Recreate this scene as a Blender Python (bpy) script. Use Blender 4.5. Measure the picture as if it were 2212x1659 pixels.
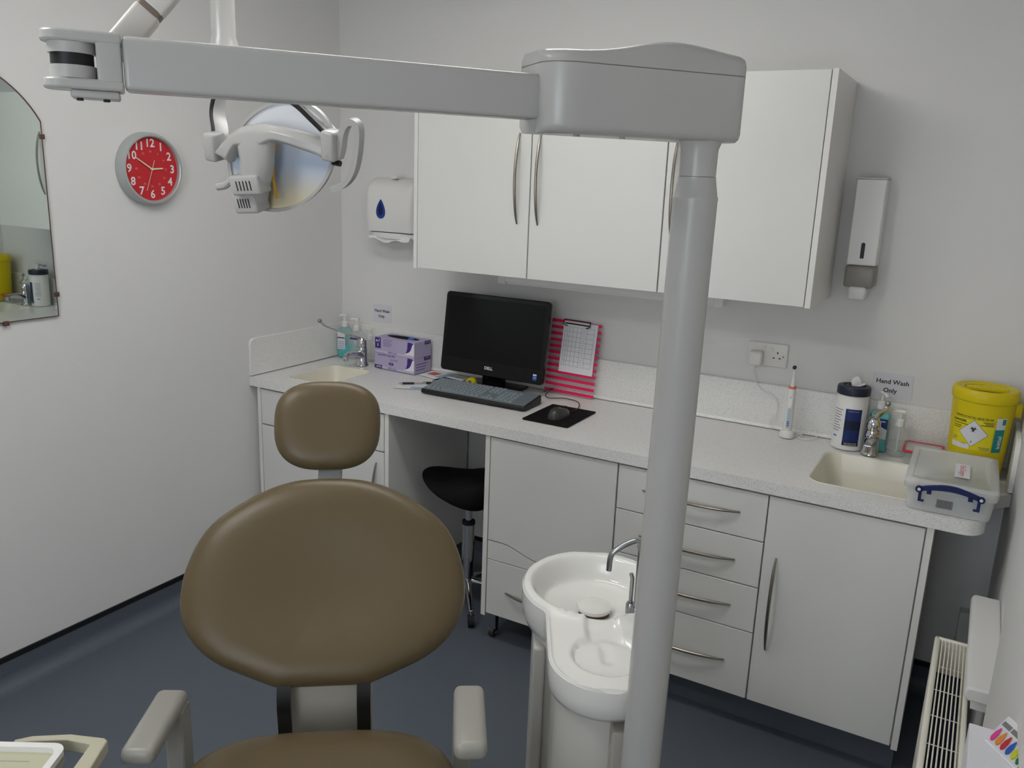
import bpy, bmesh, math, random
from mathutils import Vector, Matrix
PI = math.pi
random.seed(4)
for o in list(bpy.data.objects): bpy.data.objects.remove(o)
SC = bpy.context.scene
COL = SC.collection

# ------------------------------------------------------------------ camera
cam_d = bpy.data.cameras.new('camera'); cam = bpy.data.objects.new('camera', cam_d); COL.objects.link(cam)
Rv = Vector((0.8672263, 0.49656511, 0.0366283)); Uv = Vector((-0.15000387, 0.19041086, 0.97017655)); Fv = Vector((-0.4747814, 0.84685701, -0.23961599))
M = Matrix((Rv, Uv, -Fv)).transposed().to_4x4(); M.translation = Vector((2.7426, -3.1499, 1.7828))
cam.matrix_world = M
cam_d.sensor_fit = 'HORIZONTAL'; cam_d.sensor_width = 36.0; cam_d.lens = 1799.64 / 2212 * 36.0
cam_d.clip_start = 0.02
SC.camera = cam

# ------------------------------------------------------------------ world, lights, exposure
W = bpy.data.worlds.new('overcast_sky'); SC.world = W; W.use_nodes = True
W.node_tree.nodes['Background'].inputs[0].default_value = (0.62, 0.76, 1.0, 1)
W.node_tree.nodes['Background'].inputs[1].default_value = 1.2
DAY_W = 17.0
def area(name, loc, rot, sx, sy, power, col):
    l = bpy.data.lights.new(name, 'AREA'); l.shape = 'RECTANGLE'; l.size = sx; l.size_y = sy; l.energy = power; l.color = col
    o = bpy.data.objects.new(name, l); COL.objects.link(o); o.location = loc; o.rotation_euler = rot
    return o
area('daylight', (2.30, -4.56, 1.52), (PI/2, 0, 0), 1.05, 1.2, DAY_W, (0.93, 0.965, 1.0))
LAMP_E, FILL_E = 9.5, 21.0
vs = SC.view_settings
SC.display_settings.display_device = 'sRGB'
vs.view_transform = 'Standard'; vs.look = 'None'; vs.exposure = 0.0; vs.gamma = 1.0; vs.use_curve_mapping = False

# ------------------------------------------------------------------ materials
def lin(c):
    r = []
    for v in c:
        v /= 255.0
        r.append(v/12.92 if v <= 0.04045 else ((v+0.055)/1.055)**2.4)
    return (*r, 1.0)
MATS = {}
def mat(name, rgb, rough=0.5, metal=0.0, spec=0.5, noise=None, bump=None, trans=0.0, ior=1.45, alpha=1.0, coat=0.0, emit=None):
    m = bpy.data.materials.new(name); m.use_nodes = True
    nt = m.node_tree; b = nt.nodes['Principled BSDF']
    b.inputs['Base Color'].default_value = lin(rgb); b.inputs['Roughness'].default_value = rough
    b.inputs['Metallic'].default_value = metal; b.inputs['Specular IOR Level'].default_value = spec
    b.inputs['Transmission Weight'].default_value = trans; b.inputs['IOR'].default_value = ior
    b.inputs['Alpha'].default_value = alpha; b.inputs['Coat Weight'].default_value = coat
    if emit:
        b.inputs['Emission Color'].default_value = lin(emit[0]); b.inputs['Emission Strength'].default_value = emit[1]
    tc = None
    if noise or bump:
        tc = nt.nodes.new('ShaderNodeTexCoord')
    if noise:                                   # (scale, other colour, lo, hi)
        n = nt.nodes.new('ShaderNodeTexNoise'); n.inputs['Scale'].default_value = noise[0]; n.inputs['Detail'].default_value = 3
        nt.links.new(tc.outputs['Object'], n.inputs['Vector'])
        r = nt.nodes.new('ShaderNodeValToRGB'); r.color_ramp.elements[0].position = noise[2]; r.color_ramp.elements[1].position = noise[3]
        r.color_ramp.elements[0].color = lin(noise[1]); r.color_ramp.elements[1].color = lin(rgb)
        nt.links.new(n.outputs['Fac'], r.inputs['Fac']); nt.links.new(r.outputs['Color'], b.inputs['Base Color'])
    if bump:
        n = nt.nodes.new('ShaderNodeTexNoise'); n.inputs['Scale'].default_value = bump[0]; n.inputs['Detail'].default_value = 4
        nt.links.new(tc.outputs['Object'], n.inputs['Vector'])
        bp = nt.nodes.new('ShaderNodeBump'); bp.inputs['Strength'].default_value = bump[1]; bp.inputs['Distance'].default_value = 0.002
        nt.links.new(n.outputs['Fac'], bp.inputs['Height']); nt.links.new(bp.outputs['Normal'], b.inputs['Normal'])
    MATS[name] = m
    return m
mat('wall', (222, 221, 219), 0.7, spec=0.25, bump=(160, 0.12))
mat('ceiling', (228, 228, 226), 0.8, spec=0.2)
mat('vinyl', (96, 103, 112), 0.42, spec=0.4, noise=(420, (82, 89, 99), 0.35, 0.62))
mat('black_strip', (22, 22, 24), 0.5)
mat('lam', (219, 219, 215), 0.32, spec=0.45, bump=(900, 0.03))
mat('lam_edge', (226, 224, 220), 0.35)
mat('worktop', (234, 233, 230), 0.32, spec=0.45, noise=(480, (188, 187, 183), 0.32, 0.47))
mat('basin', (232, 228, 212), 0.22, spec=0.5)
mat('nickel', (150, 143, 132), 0.32, 1.0)
mat('chrome', (205, 205, 208), 0.08, 1.0)
mat('steel', (165, 167, 170), 0.22, 1.0)
mat('white_plastic', (226, 225, 222), 0.3, spec=0.5)
mat('unit_white', (176, 175, 172), 0.26, spec=0.5)
mat('unit_light', (206, 203, 196), 0.3, spec=0.5)
mat('unit_seam', (120, 105, 95), 0.5)
mat('unit_grey', (166, 162, 152), 0.4)
mat('ceramic', (228, 227, 222), 0.10, spec=0.6)
mat('tan', (90, 77, 53), 0.38, spec=0.45, bump=(420, 0.10))
mat('arm_grey', (150, 148, 140), 0.35)
mat('black', (16, 16, 17), 0.45)
mat('black_gloss', (8, 8, 9), 0.2, spec=0.35)
mat('screen', (7, 7, 8), 0.28, spec=0.25)
mat('black_fabric', (17, 16, 16), 0.8, spec=0.2)
mat('rubber', (24, 24, 25), 0.7)
mat('silver_rim', (178, 182, 180), 0.35, 0.25)
mat('red_face', (196, 38, 46), 0.55)
mat('white_print', (228, 226, 228), 0.6)
mat('pale_red', (222, 130, 130), 0.6)
mat('ivory', (226, 222, 190), 0.5)
mat('mirror', (214, 224, 220), 0.015, 1.0)
mat('mirror_edge', (88, 62, 56), 0.5)
mat('paper', (226, 226, 230), 0.75, spec=0.2)
mat('ink', (24, 24, 26), 0.7)
mat('grey_ink', (110, 110, 115), 0.7)
mat('lavender', (176, 168, 198), 0.6)
mat('lilac', (196, 190, 212), 0.6)
mat('purple', (66, 36, 118), 0.6)
mat('purple_ink', (92, 66, 140), 0.6)
mat('glove_blue', (60, 110, 200), 0.6)
mat('key', (132, 142, 148), 0.5)
mat('cover', (112, 122, 128), 0.4)
mat('pink', (232, 24, 88), 0.4)
mat('acrylic', (235, 235, 235), 0.05, trans=1.0, ior=1.05, alpha=0.35)
mat('yellow', (214, 194, 8), 0.4, spec=0.4)
mat('yellow_print', (222, 208, 24), 0.5)
mat('teal', (18, 132, 138), 0.5)
mat('navy', (20, 40, 100), 0.45)
mat('navy_dark', (14, 22, 52), 0.5)
mat('lid_navy', (26, 32, 54), 0.4)
mat('handle_navy', (18, 32, 86), 0.4)
mat('soap', (30, 190, 190), 0.15, spec=0.5, alpha=0.85)
mat('soap_pale', (150, 215, 218), 0.15, spec=0.5, alpha=0.32)
mat('clear', (228, 236, 234), 0.08, spec=0.6, alpha=0.17)
mat('clear_box', (240, 242, 240), 0.22, spec=0.5, alpha=0.36)
mat('content_blue', (150, 170, 190), 0.6)
mat('content_grey', (190, 190, 184), 0.6)
mat('red_rim', (222, 60, 76), 0.4, alpha=0.85)
mat('towel', (236, 236, 234), 0.8)
mat('dispenser_blue', (16, 60, 150), 0.15, spec=0.6)
mat('dispenser_dark', (8, 24, 70), 0.2)
mat('smoke', (150, 146, 138), 0.3, alpha=0.85)
mat('socket_white', (224, 222, 218), 0.35)
mat('pale_blue', (170, 190, 205), 0.5)
mat('brush_teal', (10, 60, 70), 0.6)
mat('coral', (222, 110, 95), 0.5)
mat('rad', (236, 232, 218), 0.35)
mat('rad_dark', (38, 46, 62), 0.8, spec=0.1)
mat('glass', (255, 255, 255), 0.0, trans=1.0, ior=1.0, alpha=0.25)
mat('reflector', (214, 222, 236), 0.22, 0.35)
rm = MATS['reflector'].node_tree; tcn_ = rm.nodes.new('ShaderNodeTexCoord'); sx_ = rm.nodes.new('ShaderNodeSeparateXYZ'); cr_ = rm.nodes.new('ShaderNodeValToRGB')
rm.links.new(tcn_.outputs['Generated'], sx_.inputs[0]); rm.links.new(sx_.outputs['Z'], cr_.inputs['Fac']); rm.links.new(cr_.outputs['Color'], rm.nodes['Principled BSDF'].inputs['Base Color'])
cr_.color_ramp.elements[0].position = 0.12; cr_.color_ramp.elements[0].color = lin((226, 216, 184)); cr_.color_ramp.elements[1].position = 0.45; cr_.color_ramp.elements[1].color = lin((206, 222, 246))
e_ = cr_.color_ramp.elements.new(0.72); e_.color = lin((240, 244, 250))  # yellow to blue is coating tint; the bright top is a painted reflection
mat('amber', (196, 150, 40), 0.4)
mat('lamp_glass', (220, 228, 240), 0.04, spec=0.6, alpha=0.18)
mat('lamp_lit', (255, 253, 246), 0.5, emit=((255, 254, 252), LAMP_E))
mat('fill_lit_near', (255, 253, 246), 0.5, emit=((255, 254, 252), FILL_E))
mat('tray', (188, 186, 160), 0.4)
mat('bracket', (186, 182, 160), 0.45)
mat('sign', (214, 214, 220), 0.6)
mat('leaflet_blue', (150, 180, 205), 0.6)
mat('leaflet_red', (205, 90, 80), 0.6)
mat('orange', (232, 140, 50), 0.5); mat('red', (206, 36, 52), 0.5); mat('magenta', (226, 66, 150), 0.5)
mat('blue', (40, 92, 190), 0.5); mat('lime', (206, 214, 30), 0.5); mat('green', (20, 120, 60), 0.5)
mat('calc', (120, 128, 134), 0.5)
mat('wheel', (58, 54, 52), 0.35)
mat('silver_label', (150, 150, 150), 0.3, 0.7)

# ------------------------------------------------------------------ mesh helpers
class MB:
    def __init__(s): s.v = []; s.f = []
    def add(s, vs, fs):
        n = len(s.v); s.v += [tuple(p) for p in vs]; s.f += [tuple(i+n for i in q) for q in fs]; return s
    def box(s, x0, x1, y0, y1, z0, z1):
        if x0 > x1: x0, x1 = x1, x0
        if y0 > y1: y0, y1 = y1, y0
        if z0 > z1: z0, z1 = z1, z0
        return s.add([(x0,y0,z0),(x1,y0,z0),(x1,y1,z0),(x0,y1,z0),(x0,y0,z1),(x1,y0,z1),(x1,y1,z1),(x0,y1,z1)],
                     [(0,3,2,1),(4,5,6,7),(0,1,5,4),(1,2,6,5),(2,3,7,6),(3,0,4,7)])
    def rbox(s, x0, x1, y0, y1, z0, z1, r=0.01, seg=3):
        bm = bmesh.new(); t = MB().box(x0, x1, y0, y1, z0, z1)
        vv = [bm.verts.new(p) for p in t.v]
        for q in t.f: bm.faces.new([vv[i] for i in q])
        bmesh.ops.bevel(bm, geom=bm.edges[:], offset=r, segments=seg, profile=0.5, affect='EDGES')
        bm.verts.index_update()
        s.add([p.co[:] for p in bm.verts], [[p.index for p in q.verts] for q in bm.faces]); bm.free(); return s
    def tube(s, pts, rad, n=10, flat=None, caps=True):
        pts = [Vector(p) for p in pts]; m = len(pts)
        if not hasattr(rad, '__len__'): rad = [rad]*m
        rings = []; prev = None
        for i, p in enumerate(pts):
            t = (pts[min(i+1, m-1)] - pts[max(i-1, 0)]).normalized()
            if prev is None:
                a = Vector((0, 0, 1)) if abs(t.z) < 0.9 else Vector((1, 0, 0))
                u = t.cross(a).normalized()
            else:
                u = (prev - t*prev.dot(t)).normalized()
            w = t.cross(u); prev = u
            fl = flat if flat else 1.0
            rings.append([p + (u*math.cos(2*PI*k/n) + w*math.sin(2*PI*k/n)*fl)*rad[i] for k in range(n)])
        vs = [q for r in rings for q in r]; fs = []
        for i in range(m-1):
            for k in range(n):
                a = i*n+k; b = i*n+(k+1) % n
                fs.append((a, b, b+n, a+n))
        if caps:
            fs.append(tuple(range(n))[::-1]); fs.append(tuple((m-1)*n+k for k in range(n)))
        return s.add(vs, fs)
    def cyl(s, p0, p1, r, n=16, r1=None): return s.tube([p0, p1], [r, r if r1 is None else r1], n)
    def lathe(s, prof, c=(0, 0, 0), n=32, ax=None):
        c = Vector(c)
        X, Y, Z = Vector((1,0,0)), Vector((0,1,0)), Vector((0,0,1))
        if ax is not None: X, Y, Z = [Vector(q) for q in ax]
        vs = []; fs = []
        for r, z in prof:
            for k in range(n):
                a = 2*PI*k/n; vs.append(c + X*r*math.cos(a) + Y*r*math.sin(a) + Z*z)
        for i in range(len(prof)-1):
            for k in range(n):
                a = i*n+k; b = i*n+(k+1) % n; fs.append((a, b, b+n, a+n))
        if prof[0][0] > 1e-6: fs.append(tuple(range(n))[::-1])
        if prof[-1][0] > 1e-6: fs.append(tuple((len(prof)-1)*n+k for k in range(n)))
        return s.add(vs, fs)
    def prism(s, poly, a, b, fn):
        """poly: 2-D outline; fn(u,v,w) -> point, w runs a..b"""
        n = len(poly); vs = [fn(u, v, a) for u, v in poly] + [fn(u, v, b) for u, v in poly]
        fs = [tuple(range(n))[::-1], tuple(range(n, 2*n))]
        for i in range(n):
            j = (i+1) % n; fs.append((i, j, n+j, n+i))
        return s.add(vs, fs)
    def grid(s, fn, nu, nv, cu=False):
        vs = [fn(i, j) for i in range(nu) for j in range(nv)]; fs = []
        for i in range(nu if cu else nu-1):
            for j in range(nv-1):
                a = i*nv+j; b = ((i+1) % nu)*nv+j; fs.append((a, b, b+1, a+1))
        return s.add(vs, fs)
    def build(s, name, m, parent=None, loc=None, rot=None, sharp=35, bevel=None, seg=2, label=None, fix=True):
        me = bpy.data.meshes.new(name); me.from_pydata([tuple(p) for p in s.v], [], s.f)
        if fix:
            bm = bmesh.new(); bm.from_mesh(me); bmesh.ops.remove_doubles(bm, verts=bm.verts, dist=1e-6)
            bmesh.ops.recalc_face_normals(bm, faces=bm.faces); bm.to_mesh(me); bm.free()
        return link(name, me, m, parent, loc, rot, sharp, bevel, seg, label)
def link(name, me, m, parent=None, loc=None, rot=None, sharp=35, bevel=None, seg=2, label=None):
    o = bpy.data.objects.new(name, me); COL.objects.link(o)
    if m: 
        me.materials.clear(); me.materials.append(MATS[m])
    if sharp is not None and len(me.polygons):
        for p in me.polygons: p.use_smooth = True
        me.set_sharp_from_angle(angle=math.radians(sharp))
    if parent: o.parent = parent
    if loc: o.location = loc
    if rot: o.rotation_euler = rot
    if bevel:
        b = o.modifiers.new('bevel', 'BEVEL'); b.width = bevel; b.segments = seg; b.limit_method = 'ANGLE'; b.angle_limit = math.radians(40)
    if label: o['label'] = label
    return o
def thing(name, label, cat, loc=(0, 0, 0), rotz=0.0, group=None):
    o = bpy.data.objects.new(name, None); COL.objects.link(o); o.empty_display_size = 0.05
    o.location = loc; o.rotation_euler = (0, 0, rotz); o['label'] = label; o['category'] = cat
    if group: o['group'] = group
    return o
def tag(o, label, cat, group=None):
    o['label'] = label; o['category'] = cat
    if group: o['group'] = group
    return o
def struct(o): o['kind'] = 'structure'; return o
def rrect(x0, x1, y0, y1, r, n=6):
    if not hasattr(r, '__len__'): r = [r]*4
    out = []
    for (cx, cy, a0, rr) in ((x1-r[0], y1-r[0], 0, r[0]), (x0+r[1], y1-r[1], 90, r[1]), (x0+r[2], y0+r[2], 180, r[2]), (x1-r[3], y0+r[3], 270, r[3])):
        for k in range(n+1):
            a = math.radians(a0+90*k/n); out.append((cx+rr*math.cos(a), cy+rr*math.sin(a)))
    return out
XY = lambda u, v, w: (u, v, w)
XZ = lambda u, v, w: (u, w, v)
YZ = lambda u, v, w: (w, u, v)
def curve_mesh(loops, t):
    cu = bpy.data.curves.new('c', 'CURVE'); cu.dimensions = '2D'; cu.fill_mode = 'BOTH'; cu.extrude = t/2
    for L in loops:
        sp = cu.splines.new('POLY'); sp.points.add(len(L)-1); sp.use_cyclic_u = True
        for p, q in zip(sp.points, L): p.co = (q[0], q[1], 0, 1)
    ob = bpy.data.objects.new('c', cu); me = bpy.data.meshes.new_from_object(ob)
    bpy.data.objects.remove(ob); bpy.data.curves.remove(cu); return me
def text_mesh(body, size, align='CENTER', bold=0.0, space=1.0):
    cu = bpy.data.curves.new('t', 'FONT'); cu.body = body; cu.size = size; cu.align_x = align; cu.align_y = 'CENTER'; cu.offset = bold; cu.resolution_u = 2
    cu.space_line = space
    ob = bpy.data.objects.new('t', cu); me = bpy.data.meshes.new_from_object(ob)
    bpy.data.objects.remove(ob); bpy.data.curves.remove(cu); return me
def text(body, size, m, parent, loc, rot=(PI/2, 0, 0), name='lettering', align='CENTER', bold=0.0, sx=1.0, fn=None, space=1.0):
    me = text_mesh(body, size, align, bold, space)
    for v in me.vertices:
        v.co.x *= sx
        if fn: v.co = fn(v.co.x, v.co.y)
    return link(name, me, m, parent, None if fn else loc, None if fn else rot, sharp=None)
def spline(pts, n=6):
    """Catmull-Rom through pts"""
    P = [Vector(p) for p in pts]; P = [P[0]*2-P[1]] + P + [P[-1]*2-P[-2]]; out = []
    for i in range(1, len(P)-2):
        for k in range(n):
            t = k/n; a, b, c, d = P[i-1], P[i], P[i+1], P[i+2]
            out.append(0.5*((2*b)+(c-a)*t+(2*a-5*b+4*c-d)*t*t+(3*b-a-3*c+d)*t**3))
    out.append(P[-2]); return out

# ================================================================== THE ROOM
RW = 2.912; YB = -4.4; ZC = 2.62
struct(MB().box(-0.1, RW+0.25, YB-0.1, 0.1, -0.08, 0.0).build('floor', 'vinyl', sharp=None))
struct(MB().box(-0.1, RW+0.25, YB-0.1, 0.1, ZC, ZC+0.08).build('ceiling', 'ceiling', sharp=None))
struct(MB().box(-0.1, RW+0.25, 0, 0.1, 0, ZC).build('wall_back', 'wall', sharp=None))
struct(MB().box(-0.1, 0, YB, 0, 0, ZC).build('wall_left', 'wall', sharp=None))
wf = MB().box(-0.1, 1.75, YB-0.1, YB, 0, ZC).box(2.85, RW+0.25, YB-0.1, YB, 0, ZC).box(1.75, 2.85, YB-0.1, YB, 0, 0.92).box(1.75, 2.85, YB-0.1, YB, 2.12, ZC)
struct(wf.build('wall_front', 'wall', sharp=None))
wr = MB()
wr.prism([(RW, 0), (RW, -1.172)] + [(2.885+0.027*(1-math.sin(a)), -1.20+0.028*math.cos(a)) for a in [PI/2*k/6 for k in range(7)]] +
         [(2.885, YB), (RW+0.2, YB), (RW+0.2, 0)], 0, ZC, XY)
struct(wr.build('wall_right', 'wall', sharp=50))
w1 = thing('window_1', 'white framed window in the wall behind the camera', 'window', (0, 0, 0)); w1['kind'] = 'structure'
f = MB(); Y0, Y1 = YB-0.08, YB-0.04
f.box(1.75, 1.80, Y0, Y1, 0.92, 2.12).box(2.80, 2.85, Y0, Y1, 0.92, 2.12).box(1.80, 2.80, Y0, Y1, 0.92, 0.97).box(1.80, 2.80, Y0, Y1, 2.07, 2.12).box(2.275, 2.325, Y0, Y1, 0.97, 2.07)
f.build('window_frame', 'white_plastic', w1, bevel=0.004)
MB().box(1.80, 2.275, YB-0.062, YB-0.058, 0.97, 2.07).build('pane', 'glass', w1); MB().box(2.325, 2.80, YB-0.062, YB-0.058, 0.97, 2.07).build('pane', 'glass', w1)
MB().rbox(1.72, 2.88, YB-0.04, YB+0.10, 0.895, 0.92, 0.008).build('window_sill', 'white_plastic', w1)
# coved vinyl edge with black capping strip along the walls
def cove(axis, name, a, b, wall):
    pr = [(0, 0)] + [(0.05*(1-math.sin(t)), 0.05*(1-math.cos(t))) for t in [PI/2*k/7 for k in range(8)]][0:] 
    pr = [(0.05-0.05*math.sin(t), 0.05-0.05*math.cos(t)) for t in [PI/2*k/7 for k in range(8)]]   # (distance from wall, height)
    pr = [(0.05, 0.0)] + pr[1:] + [(0.003, 0.10), (0.0, 0.10), (0.0, 0.0)]
    pr = [(d+0.003 if 0 < i < len(pr)-2 else d, z) for i, (d, z) in enumerate(pr)]
    if axis == 'y': fn = lambda u, v, w: (u, w, v)
    else: fn = lambda u, v, w: (w, -u, v)
    m = MB().prism(pr, a, b, fn); o = struct(m.build(name, 'vinyl', sharp=50))
    s = MB()
    if axis == 'y': s.box(0, 0.007, a, b, 0.098, 0.118)
    else: s.box(a, b, -0.007, 0, 0.098, 0.118)
    s.build('capping_strip', 'black_strip', o)
cove('y', 'baseboard_left', YB, -0.0, 0)
cove('x', 'baseboard_back', 0.05, RW, 0)
b = struct(MB().box(2.838, RW, -0.05, 0, 0.0, 0.365).build('trim_1', 'wall', bevel=0.004))

# ceiling light panel, and a short unseen fill light added nearer the camera
for lx_, ly_, hl_, em_, lbl in ((1.40, -1.45, 0.60, 'lamp_lit', 'long white light fitting on the ceiling nearest the wall cupboards'), (1.15, -2.85, 0.26, 'fill_lit_near', 'short white fill light added on the ceiling nearest the camera')):
    cl = thing('ceiling_light', lbl, 'light', (lx_, ly_, ZC))
    MB().box(-hl_-0.02, hl_+0.02, -0.15, 0.15, -0.02, 0).build('frame', 'white_plastic', cl, bevel=0.004)
    MB().box(-hl_, hl_, -0.13, 0.13, -0.09, -0.02).build('diffuser', em_, cl)

# ================================================================== KITCHEN UNITS
H = 0.90; TK = 0.046; YF = -0.591; FT = 0.02; YD = YF-FT; ZB = 0.122; ZT = H-TK
def bow_handle(parent, p0, p1, out, r=0.0055):
    p0, p1 = Vector(p0), Vector(p1); pts = []; rad = []
    for k in range(19):
        t = k/18; o = math.sin(PI*t)**0.75*out
        pts.append(p0.lerp(p1, t)+Vector((0, -o-0.002, 0))); rad.append(r*(0.45+0.55*min(1, 5*min(t, 1-t)+0.1)))
    MB().tube(pts, rad, 10).build('handle', 'nickel', parent, label='curved brushed nickel handle')
def front(parent, name, x0, x1, z0, z1, y=YD, t=FT-0.002):
    g = 0.0018
    return MB().box(x0+g, x1-g, y, y+t, z0+g, z1-g).build(name, 'lam', parent, bevel=0.0015)
# left unit under the left basin
u = thing('base_cabinet', 'white base cabinet with drawer front, behind the headrest at the left wall', 'cabinet', (0, 0, 0))
MB().box(0.058, 0.75, YF, -0.02, ZB, 0.755).box(0.058, 0.75, YF, YF+0.018, 0.755, ZT).build('body', 'lam', u)
MB().box(0.001, 0.036, YF+0.02, YF+0.04, ZB, ZT).build('filler_panel', 'lam', u)
MB().box(0.038, 0.056, YD, -0.02, ZB, ZT).build('end_panel', 'lam_edge', u, bevel=0.001)
MB().box(0.742, 0.762, YD, -0.02, ZB-0.03, ZT).build('end_panel', 'lam_edge', u, bevel=0.001)
front(u, 'drawer_front', 0.058, 0.740, 0.690, ZT-0.004)
d = front(u, 'door', 0.058, 0.740, ZB, 0.688); bow_handle(d, (0.70, YD, 0.64), (0.70, YD, 0.31), 0.028)
MB().box(0.04, 0.76, YF+0.05, YF+0.066, 0, ZB).build('plinth', 'vinyl', u)
# low unit with scooped fascia, on castors
B0, B1, B2, B3 = 1.216, 1.748, 2.256, 2.703
u = thing('base_cabinet', 'white pedestal cabinet on castors with wavy scooped fascia beside the knee space', 'cabinet', (0, 0, 0))
MB().box(B0+0.02, B1, YF, -0.02, ZB, ZT).build('body', 'lam', u)
MB().box(B0, B0+0.0195, YD, -0.02, ZB-0.005, ZT).build('end_panel', 'lam_edge', u, bevel=0.001)
def scoop(x):
    t = min(1, max(0, (abs(x-1.49)-0.03)/0.16)); return 0.402+0.037*(t*t*(3-2*t))
xs = [B0+0.024+(B1-0.003-B0-0.024)*k/40 for k in range(41)]
MB().prism([(x, scoop(x)+0.0025) for x in xs] + [(xs[-1], ZT-0.004), (xs[0], ZT-0.004)], YD, YD+0.018, XZ).build('door', 'lam', u)
MB().prism([(x, scoop(x)-0.0025) for x in xs][::-1] + [(xs[0], 0.363), (xs[-1], 0.363)], YD, YD+0.018, XZ).build('scooped_fascia', 'lam', u)
d = front(u, 'drawer_front', B0+0.022, B1-0.001, ZB+0.008, 0.361); bow_handle(d, (1.325, YD, 0.240), (1.645, YD, 0.240), 0.026)
for x, y in ((B0+0.025, -0.55), (B1-0.04, -0.55), (B0+0.025, -0.1), (B1-0.04, -0.1)):
    c = MB().cyl((x-0.010, y, 0.022), (x+0.010, y, 0.022), 0.022, 20).build('castor', 'wheel', u)
    MB().box(x-0.016, x+0.016, y-0.012, y+0.012, 0.04, ZB).cyl((x-0.018, y, 0.022), (x+0.018, y, 0.022), 0.008, 10).build('fork', 'steel', c)
# drawer unit
u = thing('base_cabinet', 'white four drawer base cabinet behind the pole', 'cabinet', (0, 0, 0))
MB().box(B1+0.001, B2, YF, -0.02, ZB, ZT).build('body', 'lam', u)
zs = [ZT-0.004, 0.690, 0.530, 0.369, ZB+0.004]
hz = [0.775, 0.610, 0.449, 0.247]
for i in range(4):
    d = front(u, 'drawer_front', B1+0.001, B2, zs[i+1], zs[i]); bow_handle(d, (1.842, YD, hz[i]), (2.172, YD, hz[i]), 0.026)
MB().box(B1, B2, YF+0.06, YF+0.076, 0, ZB).build('plinth', 'vinyl', u)
# door unit
u = thing('base_cabinet', 'white base cabinet with one tall door under the right basin', 'cabinet', (0, 0, 0))
MB().box(B2+0.001, B3-0.001, YF, -0.02, ZB, 0.745).box(B2+0.001, B3-0.001, YF, YF+0.018, 0.745, ZT).build('body', 'lam', u)
d = front(u, 'door', B2+0.001, B3-0.002, ZB+0.004, ZT-0.004); bow_handle(d, (2.299, YD, 0.650), (2.299, YD, 0.326), 0.028)
MB().box(B3, B3+0.019, YD, -0.02, ZB-0.004, ZT).build('end_panel', 'lam_edge', u, bevel=0.001)
MB().box(B2, B3+0.01, YF+0.06, YF+0.076, 0, ZB).build('plinth', 'vinyl', u)

# worktop with two moulded basins and upstands
wk = thing('worktop', 'speckled white stone worktop running along the back wall with two moulded basins', 'worktop', (0, 0, 0))
DF = -0.62
cor = [(2.79+0.056*math.sin(a), DF+0.07-0.07*math.cos(a)) for a in [PI/2*k/8 for k in range(9)]]
outline = [(0.0, -0.001), (0.0, DF)] + cor + [(2.85, -0.42), (2.868, -0.34), (2.90, -0.30), (RW-0.001, -0.29), (RW-0.001, -0.001)]
BL = (0.132, 0.372, -0.535, -0.215); BR = (2.345, 2.735, -0.535, -0.165)
me = curve_mesh([outline, rrect(*BL, 0.045), rrect(*BR, 0.055)], TK-0.006)
link('slab', me, 'worktop', wk, (0, 0, H-TK/2), sharp=30, bevel=0.003, seg=2)
def basin(x0, x1, y0, y1, r, depth):
    m = MB(); rings = []
    for ins, z in ((0, 0.0), (0.001, -0.006), (0.012, -depth*0.5), (0.028, -depth*0.86), (0.05, -depth*0.97), (0.085, -depth)):
        rings.append([(p[0], p[1], H-0.002+z) for p in rrect(x0+ins, x1-ins, y0+ins, y1-ins, max(0.012, r-ins*0.25))])
    n = len(rings[0]); vs = [p for q in rings for p in q]; fs = []
    for i in range(len(rings)-1):
        for k in range(n): fs.append((i*n+k, i*n+(k+1) % n, (i+1)*n+(k+1) % n, (i+1)*n+k))
    fs.append(tuple((len(rings)-1)*n+k for k in range(n)))
    o = MB().add(vs, fs).build('sink_basin', 'basin', wk, sharp=60)
    o.modifiers.new('thick', 'SOLIDIFY').thickness = 0.004
    cx, cy = (x0+x1)/2, (y0+y1)/2
    MB().lathe([(0.0, 0.003), (0.018, 0.003), (0.022, 0.0)], (cx, cy, H-0.002-depth), 20).build('waste', 'chrome', o)
basin(*BL, 0.045, 0.11); basin(*BR, 0.055, 0.12)
UZ = H+0.166
MB().rbox(0.0, RW, -0.016, 0, H, UZ, 0.004).build('upstand', 'worktop', wk)
MB().prism([(-0.017, H), (-0.017, UZ), (DF+0.035, UZ)] + [(DF+0.03-0.03*math.sin(a), UZ-0.03+0.03*math.cos(a)) for a in [PI/2*k/6 for k in range(1, 7)]] + [(DF, H)], 0, 0.014, YZ).build('upstand', 'worktop', wk, bevel=0.003)
MB().prism([(-0.017, H), (-0.017, UZ), (-0.24, UZ)] + [(-0.24-0.05*math.sin(a), UZ-0.05+0.05*math.cos(a)) for a in [PI/2*k/6 for k in range(1, 7)]] + [(-0.29, H)], RW-0.016, RW, YZ).build('upstand', 'worktop', wk, bevel=0.003)
MB().prism([(-0.016, H), (-0.026, H), (-0.019, H+0.003), (-0.016, H+0.010)], 0.015, RW-0.017, YZ).build('cove_fillet', 'worktop', wk)

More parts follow.
